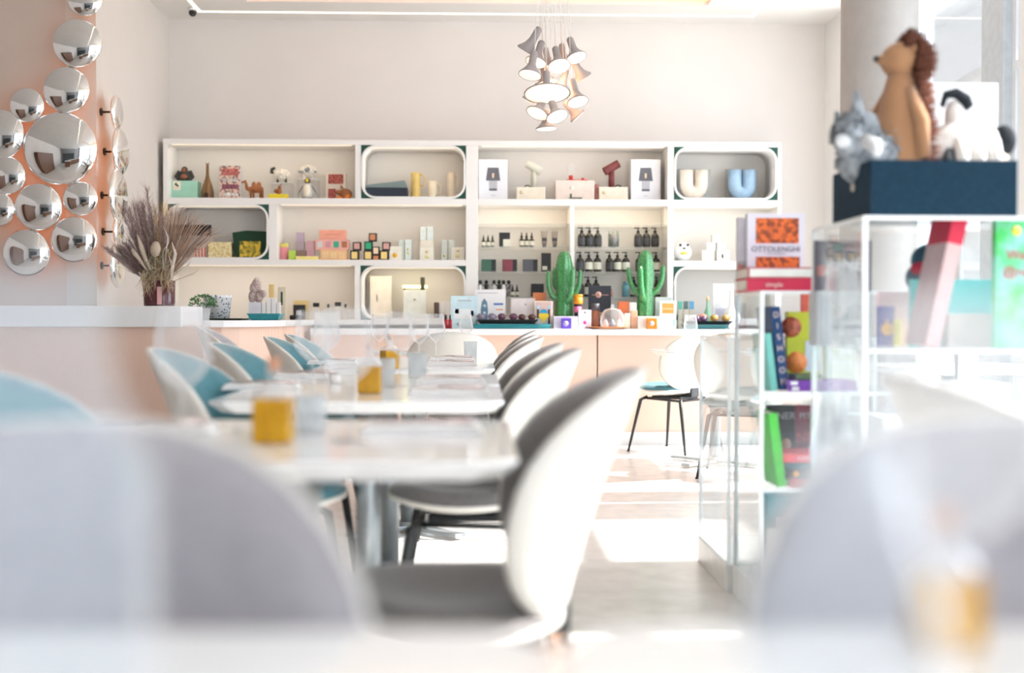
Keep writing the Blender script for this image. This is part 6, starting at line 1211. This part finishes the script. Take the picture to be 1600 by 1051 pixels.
for k in range(2600):
    u = r3.random(); a_ = r3.uniform(-1.9, 1.9)
    if k % 2: # head crown
        ph = r3.uniform(-0.7, 1.5); d = Vector((math.cos(ph)*math.cos(a_)*1.0, math.cos(ph)*math.sin(a_), math.sin(ph)));
        if d.x < 0.25 and d.z < 0.62: continue
        c0 = hc+Vector((0.008, 0, 0.0))+Vector((d.x*0.054, d.y*0.050, d.z*0.052))
    else:
        z0 = u*0.33; rr = 0.088-0.045*(z0/0.33); d = Vector((math.cos(a_), math.sin(a_), 0.25)); c0 = Vector((rr*math.cos(a_)*1.05, rr*math.sin(a_)*1.0, z0))
        if math.cos(a_) < 0.35: continue
    tuft(mb, c0, d+Vector((0.2, r3.uniform(-.4, .4), r3.uniform(-.6, .2))), r3.uniform(0.026, 0.046), 0.0055)
mb.build('spiky_fur', brn, t)
# grey cat
gf = cm('grey_plush', 0.32, 0.35, 0.38, 0.95, var=0.5, scale=35, bump=1); gx = U(1345, 220, TY).x
t = thing('cat_plush', 'fluffy grey soft toy with pointed ear at the left of the navy tray', 'soft toy', (gx, TY-0.02, zf))
mb = MB().blob((0.015, 0, 0.045), (0.085, 0.09, 0.055)); mb.blob((-0.055, -0.06, 0.085), (0.048, 0.05, 0.044)); mb.blob((0.085, 0.0, 0.075), (0.05, 0.05, 0.04)); mb.tube([(-0.02, -0.04, 0.10), (0.0, -0.02, 0.11), (0.04, 0.02, 0.05)], [0.04, 0.035, 0.04], 12)
r3 = random.Random(8)
for k in range(500):
    u = r3.uniform(-0.3, 1); a_ = r3.uniform(0, 2*PI); s_ = math.sqrt(max(0, 1-u*u)); ctr, R_ = r3.choice((((0.015, 0, 0.045), (0.085, 0.09, 0.055)), ((-0.055, -0.06, 0.085), (0.048, 0.05, 0.044)), ((0.085, 0, 0.075), (0.05, 0.05, 0.04))))
    d = Vector((s_*math.cos(a_), s_*math.sin(a_), u)); tuft(mb, Vector(ctr)+Vector((d.x*R_[0], d.y*R_[1], d.z*R_[2])), d+Vector((r3.uniform(-.5, .5), r3.uniform(-.5, .5), -.3)), 0.011, 0.005)
mb.build('body', gf, t)
for (x, y, z, s) in ((-0.030, -0.05, 0.155, 1), (-0.082, -0.05, 0.118, 0.8)): MB().tube([(x, y, z-0.045), (x-0.004, y, z), (x-0.008, y, z+0.022*s)], [0.026*s, 0.014*s, 0.005], 10).build('ear', gf, t)
t.scale = (1, 1, 1.38)
MB().blob((-0.085, -0.095, 0.072), (0.022, 0.016, 0.014)).build('muzzle', cm('white_muzzle', 0.72, 0.74, 0.76, 0.95), t)
for s in (1, -1): MB().blob((-0.085+0.03*s, -0.104, 0.098), 0.005).build('eye', gor, t)
MB().tube([(-0.04, -0.13, 0.07), (-0.02, -0.165, 0.055), (-0.02, -0.175, 0.04)], [0.014, 0.014, 0.011], 10).build('paw', cm('white_muzzle', 0.72, 0.74, 0.76, 0.95), t)
# white and black dog
wf = cm('white_dog_plush', 0.80, 0.76, 0.72, 0.95, bump=0.8, scale=150); bf = cm('black_plush', 0.012, 0.016, 0.022, 0.95); dx = U(1490, 210, TY).x
t = thing('dog_plush', 'white soft toy dog with black patches lying in the middle of the tray', 'soft toy', (dx, TY-0.02, zf))
mb = MB().tube([(-0.10, 0.02, 0.035), (-0.05, 0.0, 0.06), (0.0, 0.0, 0.08), (0.05, 0.0, 0.095), (0.085, 0.0, 0.085)], [0.045, 0.052, 0.055, 0.050, 0.038], 16); mb.blob((-0.115, 0.0, 0.03), (0.045, 0.05, 0.035))
for (x0, x1) in ((-0.005, -0.015), (0.035, 0.03), (0.07, 0.075)): mb.tube([(x0+0.01, -0.03, 0.085), (x1, -0.075, 0.05), (x1-0.004, -0.10, 0.012)], [0.028, 0.021, 0.019], 12)
mb.tube([(0.0, 0.0, 0.10), (-0.008, 0.0, 0.155), (-0.012, 0, 0.172)], [0.034, 0.024, 0.012], 12); mb.build('body', wf, t)
t.scale = (1, 1, 1.32)
MB().tube([(-0.046, -0.012, 0.158), (-0.036, -0.012, 0.182), (-0.008, -0.012, 0.186), (0.022, -0.012, 0.170), (0.032, -0.012, 0.155)], [0.007, 0.010, 0.012, 0.015, 0.012], 10).build('black_ear', bf, t)
MB().tube([(-0.04, -0.055, 0.055), (-0.055, -0.085, 0.025), (-0.07, -0.105, 0.012)], [0.016, 0.019, 0.016], 12).build('black_paw', bf, t); MB().blob((0.128-0.01, -0.03, 0.085), (0.034, 0.03, 0.033)).build('black_ear', bf, t)
# orange toy
of = cm('orange_plush', 0.80, 0.24, 0.03, 0.95, bump=0.8, scale=150); t = thing('fox_plush', 'orange and beige soft toy at the right end of the tray', 'soft toy', (TX1-0.055, TY+0.02, zf))
MB().blob((0.02, 0.0, 0.05), (0.055, 0.07, 0.052)).build('body', of, t); MB().blob((0.04, -0.02, 0.10), (0.045, 0.04, 0.035)).build('head', of, t); MB().tube([(-0.02, -0.07, 0.09), (0.03, -0.085, 0.07), (0.07, -0.09, 0.05)], [0.022, 0.026, 0.02], 12).build('beige_leg', cm('beige_plush', 0.68, 0.54, 0.46, 0.95), t); MB().blob((0.0, -0.08, 0.035), (0.03, 0.03, 0.025)).build('paw', of, t)
# white sign on a stand behind the toys
A = U(1444, 128, 4.5); B = U(1560, 200, 4.5); t = thing('white_sign', 'blank white sign board standing behind the soft toys', 'sign', ((A.x+B.x)/2, 4.5, 0)); w_ = (B.x-A.x)/2
MB().box(-w_, w_, 0, 0.02, 1.50, A.z, 0.003).build('sign_board', mat('plain_white_sign_face', (0.88, 0.88, 0.90), 0.4, var=0.01), t); MB().cyl(0.014, 0.012, 1.50, 14, (0, 0.01)).build('pole', steel, t); MB().cyl(0.15, 0, 0.012, 30, (0, 0.01)).build('base', steel, t)  # plain white face without emission
